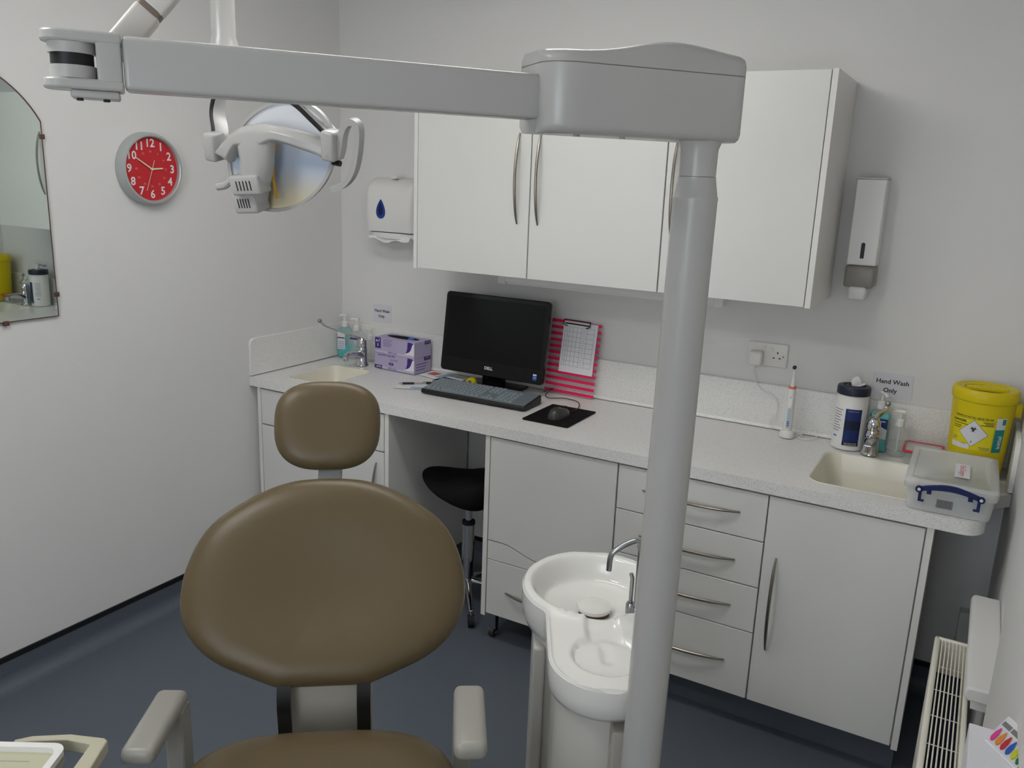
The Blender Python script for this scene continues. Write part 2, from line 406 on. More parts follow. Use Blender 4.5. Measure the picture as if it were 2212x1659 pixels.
# wall cupboards
ZU0, ZU1, DC = 1.413, 2.139, 0.375
UX = [0.703, 1.232, 1.752, 2.268]
names = ['white wall cupboard nearest the towel dispenser with handle on its right', 'white wall cupboard in the middle above the monitor', 'white wall cupboard at the right end beside the soap dispenser']
for i in range(3):
    a, b_ = UX[i], UX[i+1]
    u = thing('wall_cupboard', names[i], 'cupboard', (0, 0, 0), group=None)
    xa = a+(0.018 if i == 0 else 0.0005); xb = b_-(0.019 if i == 2 else 0.0005)
    MB().box(xa, xb, -DC+0.02, -0.001, ZU0+0.004, ZU1).build('body', 'lam', u)
    d = front(u, 'door', xa, xb, ZU0, ZU1, y=-DC)
    hx = (1.182, 1.270, 1.786)[i]; hy = (1.945, 1.945, 1.932)[i]
    bow_handle(d, (hx, -DC, hy), (hx, -DC, hy-0.328), 0.028)
    if i == 0: MB().box(a, a+0.0175, -DC, -0.001, ZU0-0.001, ZU1).build('end_panel', 'lam_edge', u, bevel=0.001)
    if i == 2: MB().box(b_-0.0185, b_, -DC, -0.001, ZU0-0.001, ZU1).build('end_panel', 'lam_edge', u, bevel=0.001)
# strip light under the cupboards
u = thing('strip_light', 'slim white strip light fixed under the wall cupboards', 'light', (0, 0, 0))
MB().rbox(1.03, 1.945, -0.235, -0.19, 1.375, 1.413, 0.006).build('housing', 'white_plastic', u)
MB().rbox(1.025, 1.06, -0.24, -0.185, 1.366, 1.4129, 0.006).build('end_cap', 'white_plastic', u)
MB().rbox(1.915, 1.95, -0.24, -0.185, 1.366, 1.4129, 0.006).build('end_cap', 'white_plastic', u)
MB().cyl((1.06, -0.213, 1.374), (1.915, -0.213, 1.374), 0.009, 12).build('tube', 'white_plastic', u)

# ================================================================== THINGS ON THE WALLS
# clock
ck = thing('wall_clock', 'round red wall clock with silver rim on the left wall', 'clock', (0.001, -1.068, 1.767), PI/2)
AX = [(1,0,0),(0,0,1),(0,-1,0)]
MB().lathe([(0.131, 0.0), (0.131, 0.008), (0.128, 0.030), (0.123, 0.040), (0.117, 0.041), (0.1135, 0.037), (0.113, 0.022), (0.0, 0.022)], (0, 0, 0), 64, AX).build('rim', 'silver_rim', ck)
MB().lathe([(0.1128, 0.0222), (0.1128, 0.0235), (0.0, 0.0235)], (0, 0, 0), 48, AX).build('face', 'red_face', ck)
for h in range(1, 13):
    a = 2*PI*h/12
    text(str(h), 0.041, 'white_print', ck, (0.091*math.sin(a), -0.0240, 0.091*math.cos(a)), name='numeral', bold=0.0008)
    text(str(h*5), 0.0105, 'pale_red', ck, (0.062*math.sin(a), -0.0240, 0.062*math.cos(a)), name='minute_numeral', bold=0.0002)
def hand(name, ang, l, back, w, y, m='ivory'):
    a = math.radians(ang); s, c = math.sin(a), math.cos(a)
    pts = [(-w, -back), (w, -back), (w*0.7, l), (-w*0.7, l)]
    MB().prism([(p*c+q*s, -p*s+q*c) for p, q in pts], -y, -y-0.0008, XZ).build(name, m, ck)
hand('hour_hand', 86, 0.048, 0.004, 0.0030, 0.0265); hand('minute_hand', 301, 0.076, 0.006, 0.0026, 0.0280); hand('second_hand', 200, 0.082, 0.034, 0.0010, 0.0295)
MB().lathe([(0.004, 0.024), (0.004, 0.031), (0.0, 0.031)], (0, 0, 0), 14, AX).build('pivot', 'ivory', ck)
# mirror
mr = thing('wall_mirror', 'frameless arched mirror on the left wall at the edge of the picture', 'mirror', (0.0, -1.76, 1.268), PI/2)
a0 = math.atan2(0.638-0.472, 0.300)
top = [(0.343*math.cos(a0+(PI/2-a0)*k/14), 0.472+0.343*math.sin(a0+(PI/2-a0)*k/14)) for k in range(15)]
mo = [(-0.300, 0.0), (0.300, 0.0)] + top + [(-x, z) for x, z in top[::-1][1:]]
MB().prism(mo, -0.004, -0.010, XZ).build('backing', 'mirror_edge', mr)
MB().prism([(x*0.985, 0.33+(z-0.33)*0.990) for x, z in mo], -0.0101, -0.0108, XZ).build('glass', 'mirror', mr, sharp=10)
for x, z in ((0.298, 0.59), (0.298, 0.075), (-0.298, 0.59), (-0.298, 0.075), (0.12, -0.002), (-0.12, -0.002)):
    MB().rbox(x-0.008, x+0.008, -0.015, -0.001, z-0.008, z+0.008, 0.002).build('clip', 'mirror_edge', mr)
# paper towel dispenser
td = thing('towel_dispenser', 'white folded paper towel dispenser with blue drop window on the back wall', 'dispenser', (0.38, 0, 1.478))
prof = lambda z: 0.115+0.020*math.sin(PI*min(1, max(0, z/0.29)))
def tdf(i, j):
    z = 0.05+0.235*j/11; a = -1+2*i/24; e = abs(a)
    r = 1-max(0, (e-0.72)/0.28)**2*0.6; top_ = 1-max(0, (z-0.245)/0.04)**2*0.55
    return (a*0.155, -prof(z)*r*top_, z)
m = MB().grid(tdf, 25, 12); 
m.add([(-0.155, 0, 0.05), (0.155, 0, 0.05), (0.155, 0, 0.285), (-0.155, 0, 0.285)], [(0, 3, 2, 1)])
n = 25*12
m.f += [tuple([n+0] + [i*12 for i in range(25)] + [n+1]), tuple([n+3] + [i*12+11 for i in range(25)] + [n+2]), tuple([n+0] + [j for j in range(12)] + [n+3]), tuple([n+1] + [24*12+j for j in range(12)] + [n+2])]
m.build('cover', 'white_plastic', td, sharp=50)
lip = [(-0.146+0.292*k/16, -0.070-0.062*math.sin(PI*k/16)**0.55) for k in range(17)] + [(0.146, 0), (-0.146, 0)]
MB().prism(lip, 0.018, 0.046, XY).build('lower_tray', 'white_plastic', td, bevel=0.006, seg=3)
MB().prism([(-0.11+0.22*k/12, 0.004+0.012*abs(k/12-0.5)*2 + 0.006*math.sin(k)) for k in range(13)] + [(0.12, 0.03), (-0.12, 0.03)], -0.122, -0.112, XZ).build('towel_edge', 'towel', td)
MB().rbox(-0.015, 0.015, -0.09, -0.03, 0.283, 0.296, 0.003).build('lock', 'white_plastic', td)
drop = [(0.016*math.sin(t)*(math.sin(t/2)**0.9 if True else 1), 0.046*math.cos(t)) for t in [2*PI*k/28 for k in range(28)]]
dw = MB().prism([(x*2.0-0.035, 0.150+z*0.92) for x, z in drop], -0.1335, -0.1365, XZ).build('drop_window', 'dispenser_blue', td)
MB().prism([(x*1.1-0.035, 0.150+z*0.62) for x, z in drop], -0.1365, -0.1372, XZ).build('inner_drop', 'dispenser_dark', dw)
# hand soap dispenser
sd = thing('soap_dispenser', 'tall narrow white metal soap dispenser on the wall right of the cupboards', 'dispenser', (2.365, 0, 1.42))
MB().box(-0.047, 0.047, -0.085, 0, 0.118, 0.405).build('case', 'white_plastic', sd, bevel=0.004)
MB().box(-0.05, 0.05, -0.088, 0, 0.404, 0.409).build('top_plate', 'silver_rim', sd, bevel=0.001)
MB().prism([(x, z) for x, z in rrect(-0.0062, 0.0062, 0.142, 0.195, [0.006, 0.006, 0.001, 0.001], 4)], -0.0851, -0.0862, XZ).build('level_slot', 'black', sd)
MB().rbox(-0.048, 0.048, -0.092, 0, 0.042, 0.117, 0.010).build('pump_body', 'smoke', sd)
MB().rbox(-0.028, 0.028, -0.098, -0.03, 0.003, 0.046, 0.008).build('press_lever', 'white_plastic', sd)
# signs
def sign(label, x0, x1, z0, z1, s):
    o = thing('paper_sign', label, 'sign', ((x0+x1)/2, 0, (z0+z1)/2))
    MB().box(-(x1-x0)/2, (x1-x0)/2, -0.0012, 0, -(z1-z0)/2, (z1-z0)/2).build('sheet', 'sign', o)
    text('Hand Wash', s, 'ink', o, (0, -0.0016, s*0.62), bold=0.0004); text('Only', s, 'ink', o, (-s*0.2, -0.0016, -s*0.75), bold=0.0004)
sign('white paper hand wash sign above the left basin', 0.192, 0.302, 1.085, 1.172, 0.019)
sign('white paper hand wash sign beside the wipes tub on the right', 2.445, 2.578, 1.076, 1.166, 0.0225)
# double socket and plug
so = thing('wall_socket', 'white double wall socket above the toothbrush', 'socket', (2.074, 0, 1.177))
MB().rbox(-0.073, 0.073, -0.010, 0, -0.044, 0.044, 0.004).build('face_plate', 'socket_white', so)
for x in (-0.014, 0.014): MB().rbox(x-0.006, x+0.006, -0.013, -0.009, 0.013, 0.031, 0.002).build('switch', 'socket_white', so)
MB().box(0.035, 0.039, -0.0106, -0.0099, 0.006, 0.014).build('pin_hole', 'black', so)
for x in (0.024, 0.046): MB().box(x-0.0035, x+0.0035, -0.0106, -0.0099, -0.012, -0.008).build('pin_hole', 'black', so)
MB().lathe([(0.003, 0.0), (0.003, 0.0105), (0, 0.0105)], (0.058, 0, -0.002), 12, AX).build('screw', 'steel', so)
pl = thing('mains_plug', 'white plug in the left half of the wall socket', 'plug', (2.037, -0.0101, 1.166))
MB().rbox(-0.024, 0.024, -0.038, 0, -0.030, 0.024, 0.010, 4).build('plug_body', 'socket_white', pl)
MB().tube(spline([(0, -0.02, -0.028), (0.0, -0.022, -0.07), (0.035, -0.026, -0.12), (0.088, -0.024, -0.142), (0.098, -0.02, -0.20), (0.075, -0.02, -0.245), (0.11, -0.04, -0.255), (0.14, -0.06, -0.252)]), 0.0018, 8).build('cable', 'socket_white', pl)

# ================================================================== THINGS ON THE WORKTOP
# monitor
mo = thing('computer_monitor', 'black all-in-one computer with a dark screen on the worktop', 'computer', (0.962, -0.155, H))
T = Matrix.Rotation(math.radians(-7.5), 4, 'X')
def tilt(mb, off=(0, -0.02, 0.055)):
    mb.v = [tuple(T @ Vector(p) + Vector(off)) for p in mb.v]; return mb
tilt(MB().prism(rrect(-0.254, 0.254, 0, 0.345, 0.016), 0.0, 0.022, XZ)).build('bezel', 'black_gloss', mo, bevel=0.003)
tilt(MB().prism(rrect(-0.236, 0.236, 0.062, 0.327, 0.002), -0.0006, 0.001, XZ)).build('screen', 'screen', mo)
tilt(MB().rbox(-0.2, 0.2, 0.02, 0.05, 0.04, 0.30, 0.012)).build('rear_housing', 'black', mo)
MB().rbox(-0.05, 0.05, 0.0, 0.04, 0.005, 0.14, 0.008).build('stand_neck', 'black_gloss', mo)
MB().rbox(-0.13, 0.13, -0.075, 0.10, 0, 0.012, 0.005).build('stand_foot', 'black_gloss', mo)
def onmon(x, y): return T @ Vector((x, -0.0012, y)) + Vector((0, -0.02, 0.055))
text('DELL', 0.018, 'white_print', mo, None, fn=lambda x, y: onmon(x-0.008, y+0.035), name='logo', bold=0.0005)
for (x0, x1, z0, z1, mm, k) in ((0.208, 0.226, 0.017, 0.043, 'blue', 0.0), (0.209, 0.225, 0.036, 0.042, 'white_print', 0.0004), (0.209, 0.225, 0.026, 0.029, 'pale_blue', 0.0004)):
    tilt(MB().box(x0, x1, -0.001-k, 0.0, z0, z1)).build('sticker', mm, mo)
tilt(MB().lathe([(0.003, 0.0), (0.003, 0.0008), (0, 0.0008)], (0.01, 0, 0.336), 12, AX)).build('webcam', 'rubber', mo)
# keyboard with grey cover
kb = thing('keyboard', 'black keyboard under a grey wipeable cover in front of the monitor', 'keyboard', (1.012, -0.325, H), math.radians(1.2))
hx = 0.243; d0, d1 = -0.073, 0.073
zt = lambda y: 0.020+0.016*(y-d0)/(d1-d0)
sec = [(d0, 0.002), (d0-0.004, 0.010), (d0, zt(d0)), (d1, zt(d1)), (d1+0.003, 0.015), (d1, 0.0)]
MB().prism(sec, -hx, hx, YZ).build('case', 'black', kb, bevel=0.003)
MB().prism([(d0+0.003, zt(d0)+0.0002), (d0+0.003, zt(d0)+0.0025), (d1-0.003, zt(d1)+0.0025), (d1-0.003, zt(d1)+0.0002)], -hx+0.004, hx-0.004, YZ).build('cover', 'cover', kb, bevel=0.001)
slope = math.atan2(0.016, d1-d0)
km = {}
def key(x, y, w, h=0.0150):
    k_ = (round(w, 4), round(h, 4))
    if k_ not in km:
        m = MB(); a, b_ = w/2, h/2
        m.add([(-a,-b_,0),(a,-b_,0),(a,b_,0),(-a,b_,0),(-a*0.82,-b_*0.8,0.004),(a*0.82,-b_*0.8,0.004),(a*0.82,b_*0.8,0.004),(-a*0.82,b_*0.8,0.004)], [(0,3,2,1),(4,5,6,7),(0,1,5,4),(1,2,6,5),(2,3,7,6),(3,0,4,7)])
        o = m.build('key', 'key', kb); km[k_] = o.data
    else:
        o = bpy.data.objects.new('key', km[k_]); COL.objects.link(o); o.parent = kb
    o.location = (x, y, zt(y)+0.0026); o.rotation_euler = (slope, 0, 0)
P = 0.0186; xl = -hx+0.014
for r in range(6):
    y = 0.056-r*0.0215 if r else 0.058
    if r == 5:
        x = xl
        for w in (1.3, 1.2, 1.2, 5.2, 1.2, 1.2, 1.2, 1.3):
            key(x+w*P/2, y, w*P-0.002); x += w*P
    else:
        for c in range(14): key(xl+(c+0.5)*P*(13.8/14), y, P*(13.8/14)-0.002)
    for c in range(3):
        if r in (0, 1, 2, 5) or (r == 4 and c == 1): key(xl+14.2*P+(c+0.5)*P, y, P-0.002)
    for c in range(4):
        if r: key(xl+17.6*P+(c+0.5)*P*1.08, y, P*1.08-0.002)
MB().box(0.064, 0.070, d0+0.006, d1-0.006, zt(d0)+0.0, zt(d0)+0.0005).build('divider', 'rubber', kb)
# mouse mat, mouse
mp = tag(MB().prism(rrect(1.297, 1.489, -0.486, -0.228, 0.006), H, H+0.003, XY).build('mouse_mat', 'black_fabric'), 'square black mouse mat on the worktop', 'mouse mat')
ms = thing('computer_mouse', 'dark grey computer mouse on the black mat', 'mouse', (1.403, -0.385, H+0.003), math.radians(-8))
def msf(i, j):
    a = 2*PI*i/28; t = j/9; r = math.cos(t*PI/2); 
    return (0.031*math.copysign(abs(math.cos(a))**0.85, math.cos(a))*r**0.55, 0.056*math.copysign(abs(math.sin(a))**0.85, math.sin(a))*r**0.6, 0.038*math.sin(t*PI/2)*(1-0.18*math.sin(a)*0.6))
m = MB().grid(msf, 28, 10, True); m.f.append(tuple(i*10 for i in range(28))); m.build('shell', 'black_gloss', ms, sharp=70).data.materials[0] = mat('mouse', (58, 58, 54), 0.28)
MB().cyl((-0.004, 0.034, 0.030), (0.004, 0.034, 0.030), 0.008, 14).build('scroll_wheel', 'rubber', ms)
MB().box(-0.0006, 0.0006, 0.012, 0.052, 0.024, 0.0345).build('button_gap', 'black', ms)
MB().tube(spline([(0.004, 0.054, 0.010), (0.0, 0.10, 0.004), (-0.02, 0.17, 0.002), (-0.07, 0.235, 0.002), (-0.14, 0.24, 0.002), (-0.19, 0.20, 0.002), (-0.215, 0.215, 0.012), (-0.20, 0.245, 0.03), (-0.23, 0.26, 0.02), (-0.26, 0.26, 0.004)]), 0.0019, 8).build('cable', 'black', ms)
# clipboard leaning on the wall
cb = thing('clipboard', 'clear clipboard with pink stripes holding a printed chart, leaning on the wall', 'clipboard', (1.283, -0.060, H), math.radians(-1))
cb.rotation_euler = (math.radians(-7.0), math.radians(1.2), math.radians(0))
MB().prism(rrect(-0.115, 0.115, 0.0, 0.318, 0.006), 0.0, 0.0025, XZ).build('board', 'acrylic', cb)
for k in range(12):
    z = 0.007+k*0.0268; MB().box(-0.1145, 0.1145, -0.0006, -0.0001, z, z+0.0125).build('stripe', 'pink', cb)
pp = MB().box(-0.058, 0.098, -0.0022, -0.0016, 0.098, 0.312).build('chart_sheet', 'paper', cb)
gx = [-0.050, -0.038, -0.028, -0.012, 0.006, 0.026, 0.052, 0.084]
g_ = MB()
for x in gx: g_.box(x, x+0.0008, -0.0025, -0.0022, 0.126, 0.290)
for k in range(9): g_.box(-0.050, 0.0848, -0.0025, -0.0022, 0.126+k*0.0205, 0.1268+k*0.0205)
g_.build('table_lines', 'grey_ink', pp)
for k in range(8):
    text('%d-%d' % (k+1, k+3), 0.007, 'grey_ink', pp, (0.039, -0.0026, 0.1365+k*0.0205), name='entry')
c_ = MB().box(-0.052, 0.060, -0.004, -0.0022, 0.300, 0.306).tube([(-0.056, -0.007, 0.318), (-0.056, -0.010, 0.298), (-0.040, -0.004, 0.292)], 0.0022, 8).tube([(0.064, -0.007, 0.318), (0.064, -0.010, 0.298), (0.046, -0.004, 0.292)], 0.0022, 8).tube([(-0.056, -0.007, 0.318), (0.064, -0.007, 0.318)], 0.0022, 8)
c_.build('wire_clip', 'black', cb)
# glove boxes
def glove_box(label, z, top):
    g = thing('glove_box', label, 'box', (0.556, -0.160, z), math.radians(-3))
    L, D, hh = 0.238, 0.120, 0.073
    MB().box(-L, 0, 0, D, 0, hh).build('carton', 'lavender', g, bevel=0.0015)
    e = -0.0004
    MB().box(-L+0.004, -0.004, e, 0, 0.004, 0.012).build('pale_band', 'lilac', g)
    def blk(x0, x1, z0, z1, m='purple', nm='printed_panel', y=e): return MB().box(x0, x1, y, 0, z0, z1).build(nm, m, g)
    # figure in a white coat
    MB().prism([(-0.040, 0.071), (-0.018, 0.071), (-0.008, 0.066), (-0.016, 0.050), (-0.022, 0.032), (-0.050, 0.018), (-0.042, 0.040)], e, 0, XZ).build('printed_hair', 'purple', g)
    MB().prism([(-0.062, 0.013), (-0.030, 0.026), (-0.020, 0.040), (-0.012, 0.062), (-0.002, 0.066), (-0.002, 0.013)], e*1.6, 0, XZ).build('printed_coat', 'white_print', g)
    text('SAFE Touch', 0.010, 'purple_ink', g, (-0.13, e*1.8, 0.0082), bold=0.0003)
    if top:
        blk(-L+0.004, -L+0.038, 0.022, 0.072); text('6-7', 0.017, 'white_print', g, (-L+0.021, e*1.8, 0.057), bold=0.0005); text('S', 0.017, 'white_print', g, (-L+0.021, e*1.8, 0.037), bold=0.0005)
        for k in range(6): blk(-0.185, -0.13-0.006*(k % 3), 0.066-k*0.006, 0.0675-k*0.006, 'purple_ink', 'printed_line')
        MB().prism([(-0.119+0.092*math.cos(t), 0.066+0.030*math.sin(t)) for t in [2*PI*k/30 for k in range(30)]], hh+0.0002, hh+0.0008, XY).build('opening', 'black_fabric', g)
        MB().lathe([(0.016, 0), (0.012, 0.007), (0.0, 0.010)], (-0.065, 0.056, hh+0.0008), 12).build('glove_tip', 'glove_blue', g)
        MB().box(0, 0.0005, 0.074, 0.114, 0.056, 0.0725).build('printed_panel', 'purple', g); text('6-7 S', 0.012, 'white_print', g, (0.0009, 0.094, 0.0655), rot=(PI/2, 0, PI/2))
    else:
        text('Latex FREE  Powder FREE', 0.0095, 'purple_ink', g, (-0.165, e*1.8, 0.066), bold=0.0003); text('GLOVES', 0.013, 'grey_ink', g, (-0.120, e*1.8, 0.048))
        blk(-0.150, -0.124, 0.024, 0.036); text('SOFT', 0.007, 'white_print', g, (-0.137, e*1.8, 0.030))
        blk(-L+0.001, -L+0.046, 0.001, 0.017); text('6-7 S', 0.012, 'white_print', g, (-L+0.024, e*1.8, 0.009), bold=0.0004)
        MB().box(0, 0.0005, 0.070, 0.116, 0.056, 0.0725).build('printed_panel', 'purple', g); text('6-7 S', 0.012, 'white_print', g, (0.0009, 0.093, 0.067), rot=(PI/2, 0, PI/2))
        for k in range(3): MB().box(0, 0.0004, 0.012, 0.075+0.01*k, 0.016+0.013*k, 0.019+0.013*k).build('printed_line', 'purple_ink', g)
glove_box('lower lavender glove carton beside the left tap', H, False)
glove_box('upper lavender glove carton with open black slot on top', H+0.0735, True)

# pump bottles
def pump(parent, z, nozzle, r=0.013, h=0.045, ang=PI, m='white_plastic'):
    MB().lathe([(r, z), (r, z+h*0.45), (r*0.8, z+h*0.5), (0.0045, z+h*0.55), (0.0045, z+h), (0, z+h)], n=20).build('pump_collar', m, parent)
    c, s = math.cos(ang), math.sin(ang)
    MB().tube([(-c*0.012, -s*0.012, z+h+0.004), (c*nozzle*0.7, s*nozzle*0.7, z+h+0.004), (c*nozzle, s*nozzle, z+h-0.003)], [0.0068, 0.0062, 0.004], 10).build('nozzle', m, parent)
def flat_bottle(o, w, d, h, m, neck=0.012, sh=0.02):
    rings = []
    for k, z in ((1.0, 0.0), (1.0, 0.004), (1.0, h-sh), (0.86, h-sh*0.45), (0.5, h-sh*0.1), (0.3, h)):
        rings.append([(x, y, z) for x, y in rrect(-w/2*k, w/2*k, -d/2*k, d/2*k, min(d*0.32, 0.016)*k, 4)])
    n = len(rings[0]); vs = [p for q in rings for p in q]; fs = [tuple(range(n))[::-1], tuple((len(rings)-1)*n+k for k in range(n))]
    for i in range(len(rings)-1):
        for k in range(n): fs.append((i*n+k, i*n+(k+1) % n, (i+1)*n+(k+1) % n, (i+1)*n+k))
    return MB().add(vs, fs).build('bottle', m, o, sharp=50)
b = thing('soap_bottle', 'tall pale blue pump soap bottle in the left corner', 'bottle', (0.058, -0.052, H), math.radians(10))
flat_bottle(b, 0.070, 0.040, 0.150, 'soap_pale'); flat_bottle(b, 0.068, 0.038, 0.060, 'soap'); pump(b, 0.150, 0.03, 0.015, 0.05)
MB().box(-0.030, 0.012, -0.0215, -0.0205, 0.040, 0.128).build('label_panel', 'sign', b); MB().box(-0.030, 0.010, -0.022, -0.0215, 0.094, 0.099).build('printed_line', 'ink', b)
for k in range(4): MB().box(-0.026, 0.006, -0.022, -0.0215, 0.076-k*0.010, 0.078-k*0.010).build('printed_line', 'blue', b)
b = thing('soap_bottle', 'clear pump bottle with dark lettering behind the left tap', 'bottle', (0.134, -0.056, H), math.radians(10))
flat_bottle(b, 0.072, 0.040, 0.140, 'clear'); pump(b, 0.140, 0.035, 0.015, 0.05)
MB().box(-0.025, 0.018, -0.0215, -0.0205, 0.098, 0.106).build('printed_line', 'purple', b); MB().box(-0.022, 0.016, -0.0215, -0.0205, 0.03, 0.075).build('label_panel', 'soap_pale', b)
def round_bottle(label, loc, r, h, ph, liquid):
    b = thing('gel_bottle', label, 'bottle', loc)
    MB().lathe([(r*0.9, 0), (r, 0.004), (r, h*0.62), (r*0.9, h*0.8), (r*0.55, h*0.95), (r*0.4, h)], n=28).build('bottle', 'clear', b)
    MB().lathe([(0.0, 0.003), (r*0.92, 0.004), (r*0.92, h*liquid), (0.0, h*liquid)], n=24).build('gel', 'clear', b)
    pump(b, h, 0.026, r*0.45, ph); MB().cyl((0, 0, 0.01), (0, 0, h), 0.002, 8).build('dip_tube', 'white_plastic', b)
    return b
round_bottle('small clear hand gel pump bottle between left tap and glove cartons', (0.216, -0.056, H), 0.026, 0.105, 0.045, 0.35)
round_bottle('small clear hand gel pump bottle beside the right tap', (2.560, -0.085, H), 0.032, 0.105, 0.046, 0.45)
b = thing('soap_bottle', 'turquoise pump soap bottle behind the right tap', 'bottle', (2.492, -0.060, H), math.radians(4))
flat_bottle(b, 0.066, 0.040, 0.150, 'clear'); flat_bottle(b, 0.064, 0.038, 0.136, 'soap', sh=0.006); pump(b, 0.150, 0.032, 0.016, 0.05, ang=math.radians(-60))
MB().prism([(-0.024, 0.045), (0.028, 0.045), (0.028, 0.118), (-0.026, 0.118)], -0.0215, -0.0208, XZ).build('label_panel', 'sign', b)
MB().prism([(-0.018, 0.118), (0.028, 0.118), (0.028, 0.080), (-0.006, 0.096)], -0.0222, -0.0215, XZ).build('label_panel', 'navy', b); MB().box(-0.008, 0.020, -0.0228, -0.0222, 0.107, 0.110).build('printed_line', 'white_print', b)

# taps
def tap(label, loc, rotz, lever):
    t = thing('mixer_tap', label, 'tap', loc, rotz)
    MB().lathe([(0.030, 0.0), (0.030, 0.006), (0.026, 0.012), (0.024, 0.06), (0.025, 0.075), (0.022, 0.088), (0.0, 0.090)], n=28).build('body', 'chrome', t)
    sp = spline([(0, 0.0, 0.045), (0, -0.045, 0.060), (0, -0.085, 0.066), (0, -0.112, 0.062)], 5)
    MB().tube(sp, [0.022-0.010*k/(len(sp)-1) for k in range(len(sp))], 14).build('spout', 'chrome', t)
    MB().lathe([(0.0125, 0.0), (0.0125, 0.020), (0.0, 0.020)], (0, -0.116, 0.040), 16).build('aerator', 'chrome', t)
    MB().lathe([(0.021, 0.0), (0.024, 0.012), (0.023, 0.030), (0.014, 0.044), (0.0, 0.048)], (0, 0, 0.089), 24).build('cap', 'chrome', t)
    q = spline(lever, 5); n = len(q)
    MB().tube(q, [0.0125-0.0052*min(1, k/(n*0.5)) for k in range(n)], 10, flat=0.6).build('lever', 'chrome', t)
    e = Vector(lever[-1]); MB().lathe([(0.0, -0.010), (0.008, -0.007), (0.010, 0), (0.008, 0.007), (0, 0.010)], e, 14).build('lever_tip', 'steel', t)
tap('chrome mixer tap with a long lever over the left basin', (0.245, -0.150, H), math.radians(0), [(0, 0, 0.125), (-0.02, -0.03, 0.142), (-0.075, -0.075, 0.165), (-0.125, -0.115, 0.190), (-0.140, -0.130, 0.212)])
tap('chrome mixer tap over the right basin', (2.482, -0.135, H), math.radians(0), [(0, 0, 0.125), (0.005, -0.025, 0.142), (0.022, 0.0, 0.155), (0.032, 0.012, 0.166), (0.034, 0.014, 0.184)])

# leaflets, pen, calculator and small things by the monitor
lf = thing('leaflet_stack', 'stack of printed leaflets between glove cartons and monitor', 'leaflets', (0.655, -0.105, H), math.radians(-12))
for k in range(3): MB().box(-0.075+0.006*k, 0.075+0.004*k, -0.055, 0.055, 0.0022*k, 0.0022*k+0.002).build('leaflet', 'paper', lf)
MB().box(-0.05, 0.0, -0.03, 0.02, 0.0064, 0.0067).build('printed_panel', 'leaflet_red', lf); MB().box(0.015, 0.07, -0.045, 0.045, 0.0064, 0.0067).build('printed_panel', 'leaflet_blue', lf)
ca = thing('calculator', 'grey desk calculator half hidden behind the keyboard', 'calculator', (0.766, -0.185, H), math.radians(-10))
MB().rbox(-0.055, 0.055, -0.055, 0.055, 0, 0.014, 0.004).build('case', 'calc', ca)
for i in range(5):
    for j in range(3): MB().box(-0.046+i*0.019, -0.032+i*0.019, -0.048+j*0.022, -0.032+j*0.022, 0.014, 0.017).build('button', 'rubber', ca)
MB().box(-0.046, 0.046, 0.026, 0.046, 0.0141, 0.015).build('display', 'paper', ca)
lo = thing('leaflet', 'single blue and white leaflet lying under the pen', 'leaflet', (0.672, -0.335, H), math.radians(25))
MB().box(-0.070, 0.070, -0.045, 0.045, 0, 0.001).build('sheet', 'paper', lo); MB().box(0.0, 0.068, -0.043, -0.012, 0.001, 0.0013).build('printed_panel', 'leaflet_blue', lo)
pe = thing('pen', 'clear and black ballpoint pen lying on the leaflet', 'pen', (0.672, -0.298, H+0.0062), math.radians(38))
MB().cyl((-0.062, 0, 0), (-0.012, 0, 0), 0.0048, 12).build('grip', 'black', pe); MB().cyl((-0.012, 0, 0), (0.045, 0, 0), 0.0042, 12).build('barrel', 'clear', pe)
MB().cyl((-0.078, 0, 0), (-0.062, 0, 0), 0.0012, 10, 0.0046).build('tip', 'steel', pe); MB().cyl((0.040, 0, 0), (0.072, 0, 0), 0.0048, 12, 0.004).build('cap', 'black', pe)
MB().box(0.025, 0.066, -0.002, 0.002, 0.005, 0.0065).build('clip', 'black', pe); MB().cyl((-0.012, 0, 0), (0.05, 0, 0), 0.0014, 8).build('refill', 'ink', pe)
tp = thing('tape_roll', 'small yellow roll standing beneath the monitor', 'tape', (0.884, -0.195, H))
MB().lathe([(0.012, -0.009), (0.022, -0.009), (0.022, 0.009), (0.012, 0.009), (0.012, -0.009)], (0, 0, 0.022), 24, [(1,0,0),(0,0,1),(0,-1,0)]).build('roll', 'yellow', tp)
MB().lathe([(0.011, -0.0085), (0.012, -0.0085), (0.012, 0.0085), (0.011, 0.0085), (0.011, -0.0085)], (0, 0, 0.022), 24, [(1,0,0),(0,0,1),(0,-1,0)]).build('core', 'white_plastic', tp)

# electric toothbrush
tb = thing('electric_toothbrush', 'white electric toothbrush standing on its charger', 'toothbrush', (2.194, -0.098, H), math.radians(5))
MB().lathe([(0.026, 0), (0.027, 0.004), (0.025, 0.020), (0.020, 0.026), (0, 0.026)], n=28).build('charger', 'socket_white', tb)
MB().lathe([(0.0145, 0.026), (0.0150, 0.04), (0.0150, 0.12), (0.0135, 0.175), (0.0125, 0.186), (0.0, 0.187)], n=28).build('handle', 'socket_white', tb)
MB().lathe([(0.0132, 0.182), (0.0128, 0.190), (0, 0.190)], n=24).build('colour_ring', 'coral', tb)
MB().lathe([(0.0085, 0.190), (0.0065, 0.205), (0.0048, 0.24), (0.0042, 0.262), (0, 0.262)], n=20).build('brush_neck', 'white_plastic', tb)
MB().lathe([(0.0068, -0.007), (0.0068, 0.004), (0.0, 0.004)], (0, -0.004, 0.262), 18, AX).build('brush_head', 'white_plastic', tb)
MB().lathe([(0.0070, 0.004), (0.0066, 0.012), (0.0, 0.012)], (0, -0.004, 0.262), 18, AX).build('bristles', 'brush_teal', tb)
